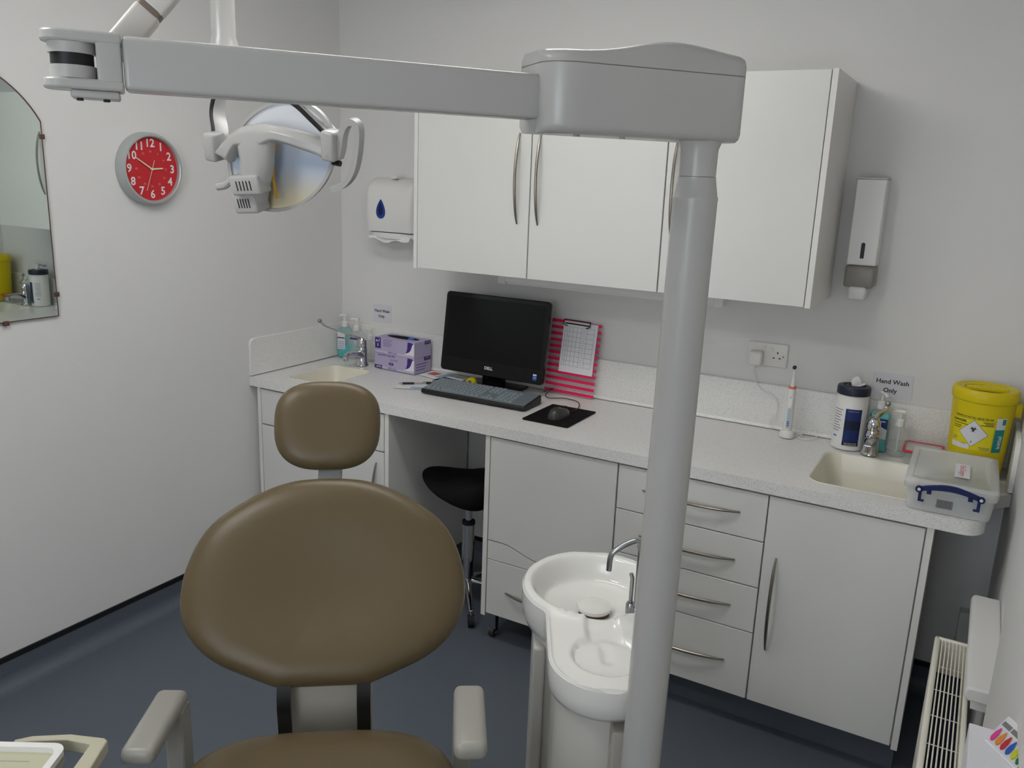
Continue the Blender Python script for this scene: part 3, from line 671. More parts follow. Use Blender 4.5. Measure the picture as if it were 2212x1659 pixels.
MB().prism(rrect(-0.007, 0.007, 0.118, 0.162, 0.0068, 5), -0.013, -0.0165, XZ).build('button_panel', 'white_plastic', tb)
MB().lathe([(0.004, 0.0), (0.004, 0.0006), (0, 0.0006)], (0, -0.0165, 0.152), 14, AX).build('power_button', 'pale_blue', tb)
MB().prism(rrect(-0.006, 0.006, 0.035, 0.112, 0.005, 5), -0.0135, -0.0156, XZ).build('grip_panel', 'pale_blue', tb)
for k in range(3): MB().box(-0.004, 0.004, -0.0162, -0.0155, 0.045+k*0.007, 0.048+k*0.007).build('display_mark', 'navy', tb)
MB().tube(spline([(0.02, 0.01, 0.006), (0.06, 0.03, 0.018), (0.085, 0.05, 0.03), (0.10, 0.03, 0.006), (0.075, -0.005, 0.003), (0.04, 0.0, 0.003), (0.05, 0.04, 0.005), (0.01, 0.06, 0.004)]), 0.0020, 8).build('charger_cable', 'socket_white', tb)

def patch(r, a0, a1, z0, z1, n=14, nz=2):
    """curved label on a cylinder; angle 0 faces -y; r may be a function of z"""
    R_ = r if callable(r) else (lambda z: r)
    def fn(i, j):
        a = math.radians(a0+(a1-a0)*i/(n-1)); z = z0+(z1-z0)*j/(nz-1); q = R_(z); return (q*math.sin(a), -q*math.cos(a), z)
    return MB().grid(fn, n, nz)
def wrap(r, x, y, a0, z0, e=0.0006):
    R_ = r if callable(r) else (lambda z: r)
    z = z0+y; q = R_(z)+e; a = math.radians(a0)+x/q
    return Vector((q*math.sin(a), -q*math.cos(a), z))
# wipes tub
wt = thing('wipes_tub', 'white tub of wipes with navy label and dark lid', 'tub', (2.400, -0.092, H), math.radians(6))
MB().lathe([(0.050, 0), (0.053, 0.004), (0.053, 0.175), (0.0515, 0.180), (0.0525, 0.186), (0.050, 0.198), (0, 0.198)], n=48).build('tub_body', 'white_plastic', wt)
MB().lathe([(0.0555, 0.196), (0.0555, 0.218), (0.053, 0.224), (0.040, 0.226), (0.034, 0.219), (0.031, 0.219), (0.029, 0.224), (0.020, 0.226), (0.016, 0.218), (0, 0.218)], n=48).build('lid', 'lid_navy', wt)
def tissue(i, j):
    a = 2*PI*i/18; t = j/8; r = 0.009*(1-0.3*t)+0.007*math.sin(PI*t)*(1+0.8*math.sin(3*a+5*t))
    if j == 8: r = 0.002
    return (r*math.cos(a)+0.006*t, r*0.7*math.sin(a), 0.216+0.042*t)
MB().grid(tissue, 18, 9, True).build('tissue', 'towel', wt, sharp=70)
MB().add([(0.01, -0.01, 0.222), (0.034, -0.012, 0.234), (0.030, 0.004, 0.236), (0.008, 0.008, 0.228)], [(0, 1, 2, 3)]).build('tissue_corner', 'towel', wt, fix=False)
patch(0.0533, -18, 42, 0.030, 0.150).build('label_panel', 'navy', wt); patch(0.0536, -18, 42, 0.018, 0.032).build('label_band', 'black', wt)
patch(0.0536, -17, 41, 0.075, 0.108).build('label_picture', 'navy_dark', wt)
for k in range(2): text('HARD SURFACE WIPES', 0.0042, 'white_print', wt, None, fn=lambda x, y, k=k: wrap(0.0537, x, y, 12, 0.027-0.006*k), bold=0.0001)
text('DISINFECTANT', 0.0055, 'pale_blue', wt, None, fn=lambda x, y: wrap(0.0537, x, y, 10, 0.142))
for k in range(9): patch(0.0532, -70, -28-(k*7 % 12), 0.142-k*0.0095, 0.1445-k*0.0095, 8).build('printed_line', 'grey_ink', wt)
patch(0.0532, -62, -44, 0.044, 0.049, 6).build('printed_line', 'blue', wt)
# sharps bin
tub = thing('sharps_bin', 'yellow lidded sharps bin in the corner of the worktop', 'bin', (2.797, -0.135, H), math.radians(2))
TB = lambda z: 0.080+0.012*z/0.26
MB().lathe([(0.076, 0), (0.080, 0.004)] + [(TB(z), z) for z in (0.05, 0.15, 0.25)] + [(0.0, 0.25)], n=56).build('bin_body', 'yellow', tub)
MB().lathe([(0.0925, 0.250), (0.0965, 0.254), (0.0975, 0.264), (0.0965, 0.280), (0.092, 0.288), (0.084, 0.290), (0.079, 0.286), (0.064, 0.285), (0.058, 0.274), (0, 0.274)], n=56).build('lid', 'yellow', tub)
MB().prism([(0.06*math.cos(t)*1.0, -0.012+0.028*math.sin(t)) for t in [PI*k/14 for k in range(15)]], 0.277, 0.290, XY).build('lid_flap', 'yellow', tub, bevel=0.003)
MB().rbox(0.080, 0.108, -0.012, 0.014, 0.205, 0.250, 0.004).build('lid_catch', 'yellow', tub)
TR = lambda z: TB(z)+0.0006
patch(TR, -58, 24, 0.098, 0.205).build('label_sheet', 'yellow_print', tub)
patch(lambda z: TR(z)+0.0003, 26, 47, 0.096, 0.172).build('teal_band', 'teal', tub); patch(lambda z: TR(z)+0.0003, 26, 47, 0.172, 0.210).build('pale_band', 'sign', tub)
patch(lambda z: TR(z)+0.0006, 38, 46, 0.188, 0.206, 6).build('drop_mark', 'teal', tub)
text('initial', 0.020, 'white_print', tub, None, fn=lambda x, y: wrap(TR, -y, x, 39, 0.130, 0.0009), bold=0.0004, name='brand_lettering')
text('WARNING DO NOT FILL ABOVE THE LINE', 0.0068, 'ink', tub, None, fn=lambda x, y: wrap(TR, x, y, -18, 0.203), bold=0.0002, sx=0.92)
patch(lambda z: TR(z)+0.0004, -57, 23, 0.1975, 0.1985, 16).build('fill_line', 'ink', tub)
text('DANGER', 0.0115, 'ink', tub, None, fn=lambda x, y: wrap(TR, x, y, -44, 0.187), bold=0.0003)
for k, (a0, a1, z) in enumerate(((-57, -26, 0.176), (-57, -38, 0.168), (-57, -40, 0.162), (2, 22, 0.191), (6, 22, 0.186), (-2, 22, 0.181), (-57, -44, 0.130), (-57, -46, 0.124), (0, 22, 0.108), (2, 22, 0.102))):
    patch(lambda z_: TR(z_)+0.0004, a0, a1, z, z+0.0022, 8).build('printed_line', 'grey_ink' if k > 5 else 'ink', tub)
patch(lambda z: TR(z)+0.0002, -58, -18, 0.098, 0.114).build('pale_band', 'sign', tub)
text('4 LTR', 0.006, 'ink', tub, None, fn=lambda x, y: wrap(TR, x, y, -30, 0.114, 0.0008))
def diamond(s, e, m, nm):
    me = MB(); N = 10
    def fn(i, j):
        u_ = (i/(N-1)-0.5)*s; v_ = (j/(N-1)-0.5)*s; x = (u_-v_)*0.7071; y = (u_+v_)*0.7071; return wrap(TR, x, y, -14, 0.152, e)
    MB().grid(fn, N, N).build(nm, m, tub)
diamond(0.062, 0.0006, 'ink', 'hazard_border'); diamond(0.0600, 0.0009, 'sign', 'hazard_panel')
def ring2(cx, cy, r0, r1, a0, a1, n=18):
    me = MB(); cr = lambda r, a: (cx+r*math.cos(a), cy+r*math.sin(a))
    def fn(i, j):
        a = math.radians(a0+(a1-a0)*i/(n-1)); k = math.sin(PI*i/(n-1)) if a1-a0 < 350 else 1
        r = r1 - (r1-r0)*k if j == 0 else r1
        x, y = cr(r, a); return wrap(TR, x, y, -14, 0.166, 0.0012)
    return me.grid(fn, n, 2)
for q in (90, 210, 330):
    a = math.radians(q+0); cx, cy = 0.0068*math.cos(a), 0.0068*math.sin(a)
    ring2(cx, cy, 0.0034, 0.0066, q+180-135, q+180+135).build('biohazard_horn', 'ink', tub)
ring2(0, 0, 0.0052, 0.0064, 0, 360, 24).build('biohazard_ring', 'ink', tub)
text('6', 0.010, 'ink', tub, None, fn=lambda x, y: wrap(TR, x, y, -15, 0.124, 0.0012), bold=0.0001)
# small clear tub with red rim
rt = thing('food_container', 'small clear container with red sealing rim behind the storage box', 'container', (2.645, -0.105, H), math.radians(2))
MB().prism(rrect(-0.058, 0.058, -0.060, 0.060, 0.012), 0.0, 0.040, XY).build('container_body', 'clear', rt)
me = curve_mesh([rrect(-0.063, 0.063, -0.066, 0.066, 0.014), rrect(-0.055, 0.055, -0.058, 0.058, 0.010)], 0.006); link('rim', me, 'red_rim', rt, (0, 0, 0.044))
MB().prism(rrect(-0.055, 0.055, -0.058, 0.058, 0.010), 0.043, 0.0455, XY).build('lid', 'clear_box', rt)
# plastic storage box
sb = thing('storage_box', 'clear plastic storage box with blue clip handle beside the right basin', 'storage box', (2.743, -0.435, H), math.radians(0.5))
bw, bd, bh = 0.112, 0.175, 0.070
def shell(rings, nm, m, par, thick=0.0022):
    n = len(rings[0]); vs = [p for q in rings for p in q]; fs = [tuple(range(n))[::-1]]
    for i in range(len(rings)-1):
        for k in range(n): fs.append((i*n+k, i*n+(k+1) % n, (i+1)*n+(k+1) % n, (i+1)*n+k))
    o = MB().add(vs, fs).build(nm, m, par, sharp=50); o.modifiers.new('thick', 'SOLIDIFY').thickness = thick; return o
shell([[(x, y, z) for x, y in rrect(-bw*k, bw*k, -bd*k, bd*k, 0.018)] for k, z in ((0.94, 0.001), (0.955, 0.01), (1.0, bh), (1.06, bh+0.001), (1.06, bh-0.006))], 'tub', 'clear_box', sb)
shell([[(x, y, z) for x, y in rrect(-bw*k, bw*k, -bd*k, bd*k, 0.020)] for k, z in ((0.88, bh+0.020), (0.90, bh+0.024), (1.03, bh+0.023), (1.07, bh+0.018), (1.075, bh+0.002))], 'lid', 'clear_box', sb)
hd = MB(); hy = -bd*1.075-0.004
N = 16
up = [(-0.078+0.156*k/N, 0.088+0.016*math.sin(PI*k/N)) for k in range(N+1)]
dn = [(0.078-0.156*k/N, 0.074+0.014*math.sin(PI*k/N)) for k in range(N+1)]
zo = -0.012
hd.prism([(x, z+zo) for x, z in up+dn], hy, hy+0.010, XZ)
for s in (-1, 1):
    hd.lathe([(0.010, 0.0), (0.010, 0.010), (0, 0.010)], (s*0.078, hy+0.010, 0.080+zo), 18, AX)
    hd.box(s*0.074-0.004, s*0.074+0.004, hy+0.002, hy+0.009, 0.046+zo, 0.076+zo); hd.box(s*0.062, s*0.078, hy+0.002, hy+0.009, 0.044+zo, 0.050+zo); hd.box(s*0.052-0.006, s*0.052+0.006, hy, hy+0.010, 0.070+zo, 0.080+zo)
hd.build('clip_handle', 'handle_navy', sb, bevel=0.001)
for s in (-1, 1): MB().lathe([(0.0045, 0), (0.0045, 0.0008), (0, 0.0008)], (s*0.078, hy, 0.080+zo), 14, AX).build('pivot_hole', 'sign', sb)
MB().box(-0.030, 0.012, -bd*0.985-0.001, -bd*0.985, 0.018, 0.044).build('barcode_label', 'silver_label', sb)
for k in range(9): MB().box(-0.026+k*0.0038, -0.0245+k*0.0038+0.0006*(k % 3), -bd*0.985-0.0014, -bd*0.985-0.001, 0.022, 0.042).build('barcode_bar', 'grey_ink', sb)
lb = MB().box(0.004, 0.044, -0.095, 0.045, bh+0.0242, bh+0.0248).build('paper_label', 'paper', sb)
text('Oral Surgery', 0.0215, 'red', lb, (0.024, -0.024, bh+0.0250), rot=(0, 0, -PI/2), bold=0.0002, name='handwriting')
for (x0, x1, y0, y1, z1, mm) in ((-0.09, -0.02, -0.12, 0.06, 0.03, 'content_grey'), (0.0, 0.085, -0.10, 0.02, 0.035, 'content_blue'), (-0.07, 0.04, 0.06, 0.14, 0.04, 'content_grey')):
    MB().rbox(x0, x1, y0, y1, 0.004, z1, 0.006).build('packet', mm, sb)

# ================================================================== STOOL UNDER THE DESK
st = thing('saddle_stool', 'black saddle stool with chrome column tucked into the knee space', 'stool', (1.012, -0.390, 0))
def ztop(x): 
    t = (x+0.24)/0.43
    return 0.584-0.012*math.sin(PI*min(1, t/0.5))+0.115*max(0, t-0.42)**1.5*2.0
def zbot(x):
    t = (x+0.24)/0.43; return 0.566-0.10*min(1, t/0.80)**1.1+0.02*max(0, t-0.75)
def saddle(i, j):
    a = 2*PI*i/40; s = math.sin(j/16*PI); x = -0.020+0.198*math.copysign(abs(math.cos(a))**0.9, math.cos(a))*s**0.5; y = 0.20*(0.62+0.38*(x+0.24)/0.43)*math.sin(a)*s**0.5
    k = 0.5+0.5*math.cos(j/16*PI); zt_, zb_ = ztop(x), zbot(x)
    return (x, y, zb_+(zt_-zb_)*k - 0.5*y*y)
MB().grid(saddle, 40, 17, True).build('seat', 'black_fabric', st, sharp=80)
MB().cyl((0, 0, 0.33), (0, 0, 0.505), 0.0145, 20).build('gas_lift', 'chrome', st)
MB().lathe([(0.026, 0.10), (0.026, 0.372), (0.0, 0.372)], n=28).build('column', 'chrome', st); MB().lathe([(0.0275, 0.370), (0.0275, 0.384), (0.0, 0.386)], n=28).build('collar', 'rubber', st)
for k in range(5):
    a = math.radians(-52+72*k); c, s = math.cos(a), math.sin(a); L = 0.19
    MB().tube([(0.01*c, 0.01*s, 0.115), (0.06*c, 0.06*s, 0.108), (L*c, L*s, 0.066)], [0.020, 0.016, 0.010], 12, flat=0.8).build('leg', 'chrome', st)
    w = MB().cyl((L*c-0.012*s, L*s+0.012*c, 0.026), (L*c+0.012*s, L*s-0.012*c, 0.026), 0.026, 18).build('castor', 'rubber', st)
    MB().cyl((L*c, L*s, 0.03), (L*c, L*s, 0.07), 0.007, 10).build('stem', 'chrome', w)

# ================================================================== DENTAL CHAIR
ch = thing('dental_chair', 'tan upholstered dental chair with oval backrest and round headrest', 'dental chair', (1.755, -2.085, 0), math.radians(36.87))
def pillow(name, outl, thick_f, thick_b, origin, ydir, zdir, dish=0.0, m='tan', xs_=0.0):
    """outl: (x, s) outline; s along zdir; cushion bulges along -n (front)"""
    X = Vector((1, 0, 0)); Z = Vector(zdir).normalized(); Nf = X.cross(Z).normalized()      # Nf points to the front (-y)
    O = Vector(origin); n = len(outl); cx = sum(p[0] for p in outl)/n; cy = sum(p[1] for p in outl)/n
    ks = [0.0, 0.15, 0.3, 0.45, 0.6, 0.72, 0.82, 0.90, 0.95, 0.985, 1.0]
    rings = []
    def ring(k, h): return [O + X*(cx+(p[0]-cx)*k) + Z*(cy+(p[1]-cy)*k) + Nf*h for p in outl]
    def prof_(k, th): return th*(1-k**5)**0.5
    for k in ks: rings.append(ring(max(k, 1e-3), prof_(k, thick_f) - dish*(1-k*k)**2))
    for k in ks[::-1][1:]: rings.append(ring(max(k, 1e-3), -prof_(k, thick_b)))
    vs = [p for r in rings for p in r]; fs = []
    for i in range(len(rings)-1):
        for k in range(n): fs.append((i*n+k, i*n+(k+1) % n, (i+1)*n+(k+1) % n, (i+1)*n+k))
    o = MB().add(vs, fs).build(name, m, ch, sharp=80); return o
hw = [(0, .0), (.055, 0.0), (.088, .001), (.104, .006), (.140, .020), (.200, .046), (.238, .072), (.263, .099), (.279, .127), (.287, .154), (.290, .182), (.285, .235), (.263, .297), (.228, .342), (.170, .383), (.120, .408), (.075, .4215), (.03, .4265), (0, .427)]
def smooth_outline(h):
    R_ = spline([(a, b_, 0) for a, b_ in h], 4); half = [(max(0, p.x), p.y) for p in R_]
    return half + [(-x, y) for x, y in half[::-1][1:-1]]
lean = Vector((0, 0.580, 0.815))
pillow('backrest', smooth_outline(hw), 0.040, 0.045, (-0.008, 0.058, 0.784), None, lean, dish=0.034)
def super_outline(w, h, n_, N_=56, flat=0.0):
    out = []
    for k in range(N_):
        a = -PI/2+2*PI*k/N_; c, s = math.cos(a), math.sin(a)
        out.append((w*math.copysign(abs(c)**(2/n_), c)*(1+0.03*s), h*math.copysign(abs(s)**(2/n_), s)))
    return out
lh = Vector((0, 0.42, 0.907))
pillow('headrest', super_outline(0.1165, 0.100, 2.75), 0.028, 0.034, (-0.018, 0.375, 1.232), None, lh, dish=0.004)
MB().prism([(0.285, 1.05), (0.300, 1.04), (0.418, 1.20), (0.404, 1.212)], -0.038, 0.014, YZ).build('headrest_plate', 'silver_rim', ch, bevel=0.003)
so_ = super_outline(0.258, 0.27, 3.2)
seat = pillow('seat', so_, 0.055, 0.05, (0, -0.265, 0.711), None, Vector((0, 1, -0.03)), dish=0.012)
seat.data.transform(Matrix.Identity(4))
lo_ = super_outline(0.235, 0.36, 3.5); pillow('leg_rest', lo_, 0.05, 0.045, (0, -0.875, 0.640), None, Vector((0, 1, 0.16)), dish=0.005)
for x in (-0.082, 0.074):
    pa = spline([(0.075, 0.84, 0), (0.052, 0.79, 0), (0.044, 0.745, 0), (0.052, 0.70, 0), (0.055, 0.62, 0)], 4)
    MB().prism([(p.x, p.y) for p in pa] + [(p.x+0.004, p.y) for p in pa[::-1]], x-0.0135, x+0.0135, YZ).build('strap', 'black', ch)
MB().rbox(-0.09, 0.09, 0.075, 0.10, 0.42, 0.84, 0.01).build('back_frame', 'unit_grey', ch)
MB().rbox(-0.20, 0.20, -0.50, 0.06, 0.56, 0.655, 0.02).build('seat_frame', 'unit_grey', ch)
MB().prism([(-0.12, 0.05), (0.05, 0.42), (-0.10, 0.56), (-0.38, 0.56), (-0.32, 0.05)], -0.14, 0.14, YZ).build('lift_arm', 'unit_white', ch, bevel=0.02, seg=3)
MB().rbox(-0.22, 0.22, -0.62, 0.20, 0.0, 0.055, 0.02).build('base_plate', 'unit_white', ch)
MB().rbox(-0.17, 0.17, -1.20, -0.50, 0.555, 0.59, 0.012).build('leg_frame', 'unit_grey', ch)
def armrest(s, y0, y1, ang):
    Rm = Matrix.Rotation(ang, 4, 'Z')
    c = Vector((s*0.278, y1, -0.012 if s < 0 else 0.0))
    m = MB(); L = y1-y0
    m.rbox(-0.029, 0.029, -L, 0.0, 0.804, 0.838, 0.014, 4); m.v = [tuple(Rm @ Vector(p)+c) for p in m.v]; m.build('armrest_pad', 'arm_grey', ch)
    m = MB(); xo = -s*0.012
    pr = rrect(-0.046, 0.004, 0.52, 0.817, [0.022, 0.012, 0.004, 0.004], 5)
    m.prism(pr, xo-0.017, xo+0.017, YZ); m.v = [tuple(Rm @ Vector(p)+c) for p in m.v]; m.build('armrest_post', 'arm_grey', ch, bevel=0.006)
    MB().rbox(min(s*0.19, s*0.285), max(s*0.19, s*0.285), y1-0.05, y1-0.005, 0.56, 0.60, 0.008).build('armrest_bracket', 'unit_grey', ch)
armrest(-1, -0.170, 0.012, math.radians(-5)); armrest(1, -0.215, -0.03, math.radians(-3))

# ================================================================== SPITTOON
PX_, PY_ = 2.2999, -1.7579
bc = Vector((2.0128, -1.3891)); tcn = Vector((2.1658, -1.6614)); ad = (tcn-bc).normalized(); pd = Vector((-ad.y, ad.x)); LL = (tcn-bc).length
if pd.x < 0: pd = -pd
RB, RT = 0.180, 0.126
sp = thing('spittoon', 'white ceramic dental spittoon with bowl and cup stand in front of the drawers', 'spittoon', (bc.x, bc.y, 0), math.atan2(ad.y, ad.x))
# local frame: +x along the unit towards the cup stand, +y is left of that direction
sgn = 1 if (Matrix.Rotation(math.atan2(ad.y, ad.x), 2) @ Vector((0, 1))).dot(pd) > 0 else -1
plx = (Vector((PX_, PY_))-bc).dot(ad); ply = (Vector((PX_, PY_))-bc).dot(pd)
def halfw(u_, rb=RB, rt=RT):
    v = 0
    if -rb <= u_ <= rb: v = max(v, math.sqrt(max(0, rb*rb-u_*u_)))
    if abs(u_-LL) <= rt: v = max(v, math.sqrt(max(0, rt*rt-(u_-LL)**2)))
    if 0.0 <= u_ <= LL: v = max(v, rt)
    return v
def limits(u_, rb=RB, rt=RT, notch=0.040):
    h_ = halfw(u_, rb, rt); r_ = h_
    if abs(u_-plx) < notch: r_ = min(r_, ply-math.sqrt(notch**2-(u_-plx)**2))
    return h_, r_
NU, NV = 90, 61
us = [(-RB)+(LL+RT+RB)*(0.5-0.5*math.cos(PI*i/(NU-1))) for i in range(NU)]
def sstep(a, b_, x): 
    t = min(1, max(0, (x-a)/(b_-a))); return t*t*(3-2*t)
RIM = 0.8162
def surf(u_, v_, edge):
    z = RIM
    r_ = math.hypot(u_, v_)
    tray = sstep(RB*0.90, RB*1.08, r_)*sstep(0.0, 0.04, u_)
    z -= 0.012*tray                                            # the tray lies lower than the bowl rim
    z += 0.006*(1-sstep(0.0, 0.012, edge))*tray - 0.010*(1-sstep(0.0, 0.006, edge))
    basin_ = 1-sstep(RB*0.70, RB*0.90, r_)
    z -= 0.060*basin_ + 0.018*(1-sstep(0.0, RB*0.72, r_))
    ct = math.hypot(u_-LL+0.008, v_)
    cup = 1-sstep(0.070, 0.078, ct)
    z -= 0.010*cup*(1-basin_)
    z -= 0.004*(1-sstep(0.062, 0.066, ct)) * (1-basin_)*-0.6
    chn = (1-sstep(0.030, 0.040, abs(v_)))*sstep(0.09, 0.12, u_)*(1-sstep(LL-0.06, LL-0.03, u_))
    z -= 0.010*chn*(1-cup)*(1-basin_)
    grip = (1-sstep(0.010, 0.014, abs(v_-0.0)))*(1-sstep(0.030, 0.036, abs(u_-LL+0.02)))
    z -= 0.004*grip*(1-basin_)
    return z
def topf(i, j):
    u_ = us[i]; l_, r_ = limits(u_); t = -1+2*j/(NV-1); t = math.sin(t*PI/2)
    v_ = (-l_+(r_+l_)*(t+1)/2); e = min(v_+l_, r_-v_, abs(u_+RB), abs(LL+RT-u_))
    return (u_, sgn*v_, surf(u_, v_, e))
m = MB().grid(topf, NU, NV)
# skirt
loop = [i*NV for i in range(NU)] + [i*NV+NV-1 for i in range(NU-1, -1, -1)]
tops = [m.v[i] for i in loop]
for (k0, z0, k1, z1) in ((1.0, None, 1.0, RIM-0.045), (1.0, RIM-0.045, 0.985, RIM-0.075), (0.985, RIM-0.075, 0.93, RIM-0.097), (0.93, RIM-0.097, 0.86, RIM-0.102)):
    a_ = [((p[0]-0.10)*k0+0.10, p[1]*k0, p[2] if z0 is None else z0) for p in tops]; b2 = [((p[0]-0.10)*k1+0.10, p[1]*k1, z1) for p in tops]
    n = len(a_); m.add(a_+b2, [(i, (i+1) % n, n+(i+1) % n, n+i) for i in range(n)])
m.build('ceramic_bowl', 'ceramic', sp, sharp=50)
MB().lathe([(0.040, 0.0), (0.043, 0.004), (0.042, 0.010), (0.034, 0.014), (0.0, 0.016)], (0.02, 0.0, RIM-0.062), 36).build('drain_cover', 'ceramic', sp)
MB().lathe([(0.034, 0.0), (0.038, 0.001), (0.038, 0.018), (0, 0.018)], (0.02, 0, RIM-0.079), 32).build('drain_ring', 'mirror_edge', sp)
def colsec(k, dx=0.10):
    out = []
    for i in range(0, NU, 2): 
        l_, r_ = limits(us[i]); out.append((us[i], -l_))
    for i in range(NU-1, -1, -2):
        l_, r_ = limits(us[i]); out.append((us[i], r_))
    return [((x-dx)*k+dx, sgn*y*k) for x, y in out]
MB().prism(colsec(0.83, 0.13), 0.0, RIM-0.098, XY).build('pedestal', 'unit_light', sp, sharp=40)
MB().rbox(-0.03, 0.12, min(sgn*-0.150, sgn*-0.12), max(sgn*-0.150, sgn*-0.12), 0.05, RIM-0.115, 0.008).build('service_panel', 'unit_light', sp)
ex = LL+RT*0.82
MB().rbox(ex-0.04, ex+0.008, min(sgn*0.005, sgn*0.07), max(sgn*0.005, sgn*0.07), 0.05, RIM-0.115, 0.006).build('side_panel', 'unit_grey', sp)
inv = lambda x, y, z: ((Vector((x, y))-bc).dot(ad), sgn*(Vector((x, y))-bc).dot(pd), z)
pth = spline([inv(2.1474, -1.4553, 0.8011), inv(2.1474, -1.4553, 0.8901), inv(2.1474, -1.4553, 0.9660)], 4)[:-1] + spline([inv(2.1474, -1.4553, 0.9660), inv(2.1419, -1.4585, 0.9856), inv(2.1268, -1.4683, 0.9833), inv(2.0996, -1.4867, 0.9639), inv(2.0899, -1.4921, 0.9464), inv(2.0888, -1.4943, 0.9139)], 5)
MB().tube(pth, 0.0066, 14).build('filler_spout', 'steel', sp)
MB().tube([inv(2.1289, -1.4433, 0.8011), inv(2.1289, -1.4433, 0.8847), inv(2.1257, -1.4454, 0.8955)], 0.0052, 12).build('rinse_spout', 'steel', sp)
for (x, y) in ((2.1474, -1.4553), (2.1289, -1.4433)):
    q = inv(x, y, 0); MB().lathe([(0.011, RIM-0.022), (0.011, RIM+0.002), (0.0085, RIM+0.006), (0, RIM+0.006)], (q[0], q[1], 0), 18).build('spout_collar', 'steel', sp)

# ================================================================== DELIVERY ARM ON POLE
da = thing('dental_unit', 'white pole with boxed head carrying the jointed instrument arm', 'dental arm', (PX_, PY_, 0))
pm_ = MB().lathe([(0.0382, 0.0), (0.0382, 1.30), (0.0370, 1.7575), (0.0375, 1.7595), (0.0373, 1.7635), (0.0360, 1.7654), (0.0315, 1.7913), (0.0315, 1.7959)], n=48)
lean_ = lambda m_: setattr(m_, 'v', [(x-0.0085*max(0, 1.76-z), y-0.0049*max(0, 1.76-z), z) for x, y, z in m_.v])
lean_(pm_); pm_.build('pole', 'unit_white', da)
MB().lathe([(0.0300, 1.7950), (0.0300, 1.7974), (0.0, 1.7974)], n=40).build('seam_ring', 'unit_seam', da)
MB().lathe([(0.0305, 1.7969), (0.0310, 1.8404), (0.037, 1.8560), (0, 1.8560)], n=40).build('neck', 'unit_white', da)
fl_ = MB().lathe([(0.085, 0.0), (0.085, 0.012), (0.05, 0.03), (0.0, 0.03)], n=40); lean_(fl_); fl_.build('floor_flange', 'unit_white', da)
bd_ = Vector((0.646, 0.763, 0)); nn = Vector((0.763, -0.646, 0))      # along the head, and towards the viewer
Wp = lambda a, n_, z: Vector((2.3730, -1.7433, 0)) + bd_*a + nn*n_ + Vector((-PX_, -PY_, z))   # a<=0 runs left
def head_section(a):
    """half-outline in n: front and back position"""
    L0, L1 = -0.350, 0.0
    e0 = min(1, max(0, (a-L0)/0.05)); e1 = min(1, max(0, (L1-a)/0.03))
    fr = 0.0-0.045*(1-math.sqrt(1-(1-e0)**2))-0.03*(1-math.sqrt(1-(1-e1)**2))
    return fr, -0.118+0.012*(1-e1)
ais = [-0.350+0.350*(0.5-0.5*math.cos(PI*i/40)) for i in range(41)]
def topz(a):
    t = (a+0.350)/0.350
    h_ = 0.0175+0.0235*math.exp(-((t-0.60)/0.27)**2)+0.0085*sstep(0.55, 1.0, t)
    c_ = max(0, (t-0.955)/0.045); return 1.9531+h_-0.010*(1-math.sqrt(max(0, 1-c_*c_)))
def headmesh(z0f, z1f, rtop, rbot):
    m = MB(); secs = []
    for a in ais:
        fr, bk = head_section(a); z0, z1 = z0f(a), z1f(a)
        pts = [(fr-0.012*rbot, z0), (fr-0.004*rbot, z0+0.004*rbot), (fr, z0+0.012*rbot), (fr, z1-0.012*rtop), (fr-0.004*rtop, z1-0.004*rtop), (fr-0.012*rtop, z1), (bk+0.012*rtop, z1), (bk, z1-0.010*rtop), (bk, z0+0.010*rbot), (bk+0.012*rbot, z0)]
        secs.append([Wp(a, p, q) for p, q in pts])
    n = len(secs[0]); m.add([p for s in secs for p in s], [])
    for i in range(len(secs)-1):
        for k in range(n): m.f.append((i*n+k, i*n+(k+1) % n, (i+1)*n+(k+1) % n, (i+1)*n+k))
    m.f.append(tuple(range(n))); m.f.append(tuple((len(secs)-1)*n+k for k in range(n)))
    return m
headmesh(lambda a: 1.8524, lambda a: 1.9523, 0, 1).build('head_housing', 'unit_white', da, sharp=42)
m = headmesh(lambda a: 1.9518, lambda a: 1.9533, 0, 0); m.build('head_seam', 'unit_seam', da)
headmesh(lambda a: 1.9531, topz, 1, 0).build('head_lid', 'unit_white', da, sharp=42)
for a in (-0.28, -0.2): MB().cyl(Wp(a, -0.05, 1.8496), Wp(a, -0.05, 1.8542), 0.005, 12).build('screw', 'unit_grey', da)
# first arm
pA = Vector((2.1350, -1.9611, 0)); pB = Vector((1.7738, -2.4382, 0)); dA = (pA-pB).normalized(); nA = Vector((-dA.y, dA.x, 0)); LA = (pA-pB).length
if nA.dot(nn) > 0: nA = -nA                                # nA points away from the viewer
Ap = lambda a, n_, z: pB + dA*a + nA*n_ + Vector((-PX_, -PY_, z))
AZ0, AZ1 = 1.8718, 1.9365
def arm_box(a0, a1, n0, n1, z0, z1, r=0.006):
    m = MB().rbox(a0, a1, n0, n1, z0, z1, r); m.v = [tuple(Ap(*p)) for p in m.v]; return m
arm_box(0.0, LA+0.03, 0, 0.052, 1.8718, 1.9365).build('arm', 'unit_white', da)
arm_box(LA-0.0012, LA+0.0002, -0.0006, 0.0525, 1.8714, 1.9370, 0.0002).build('arm_seam', 'unit_seam', da)
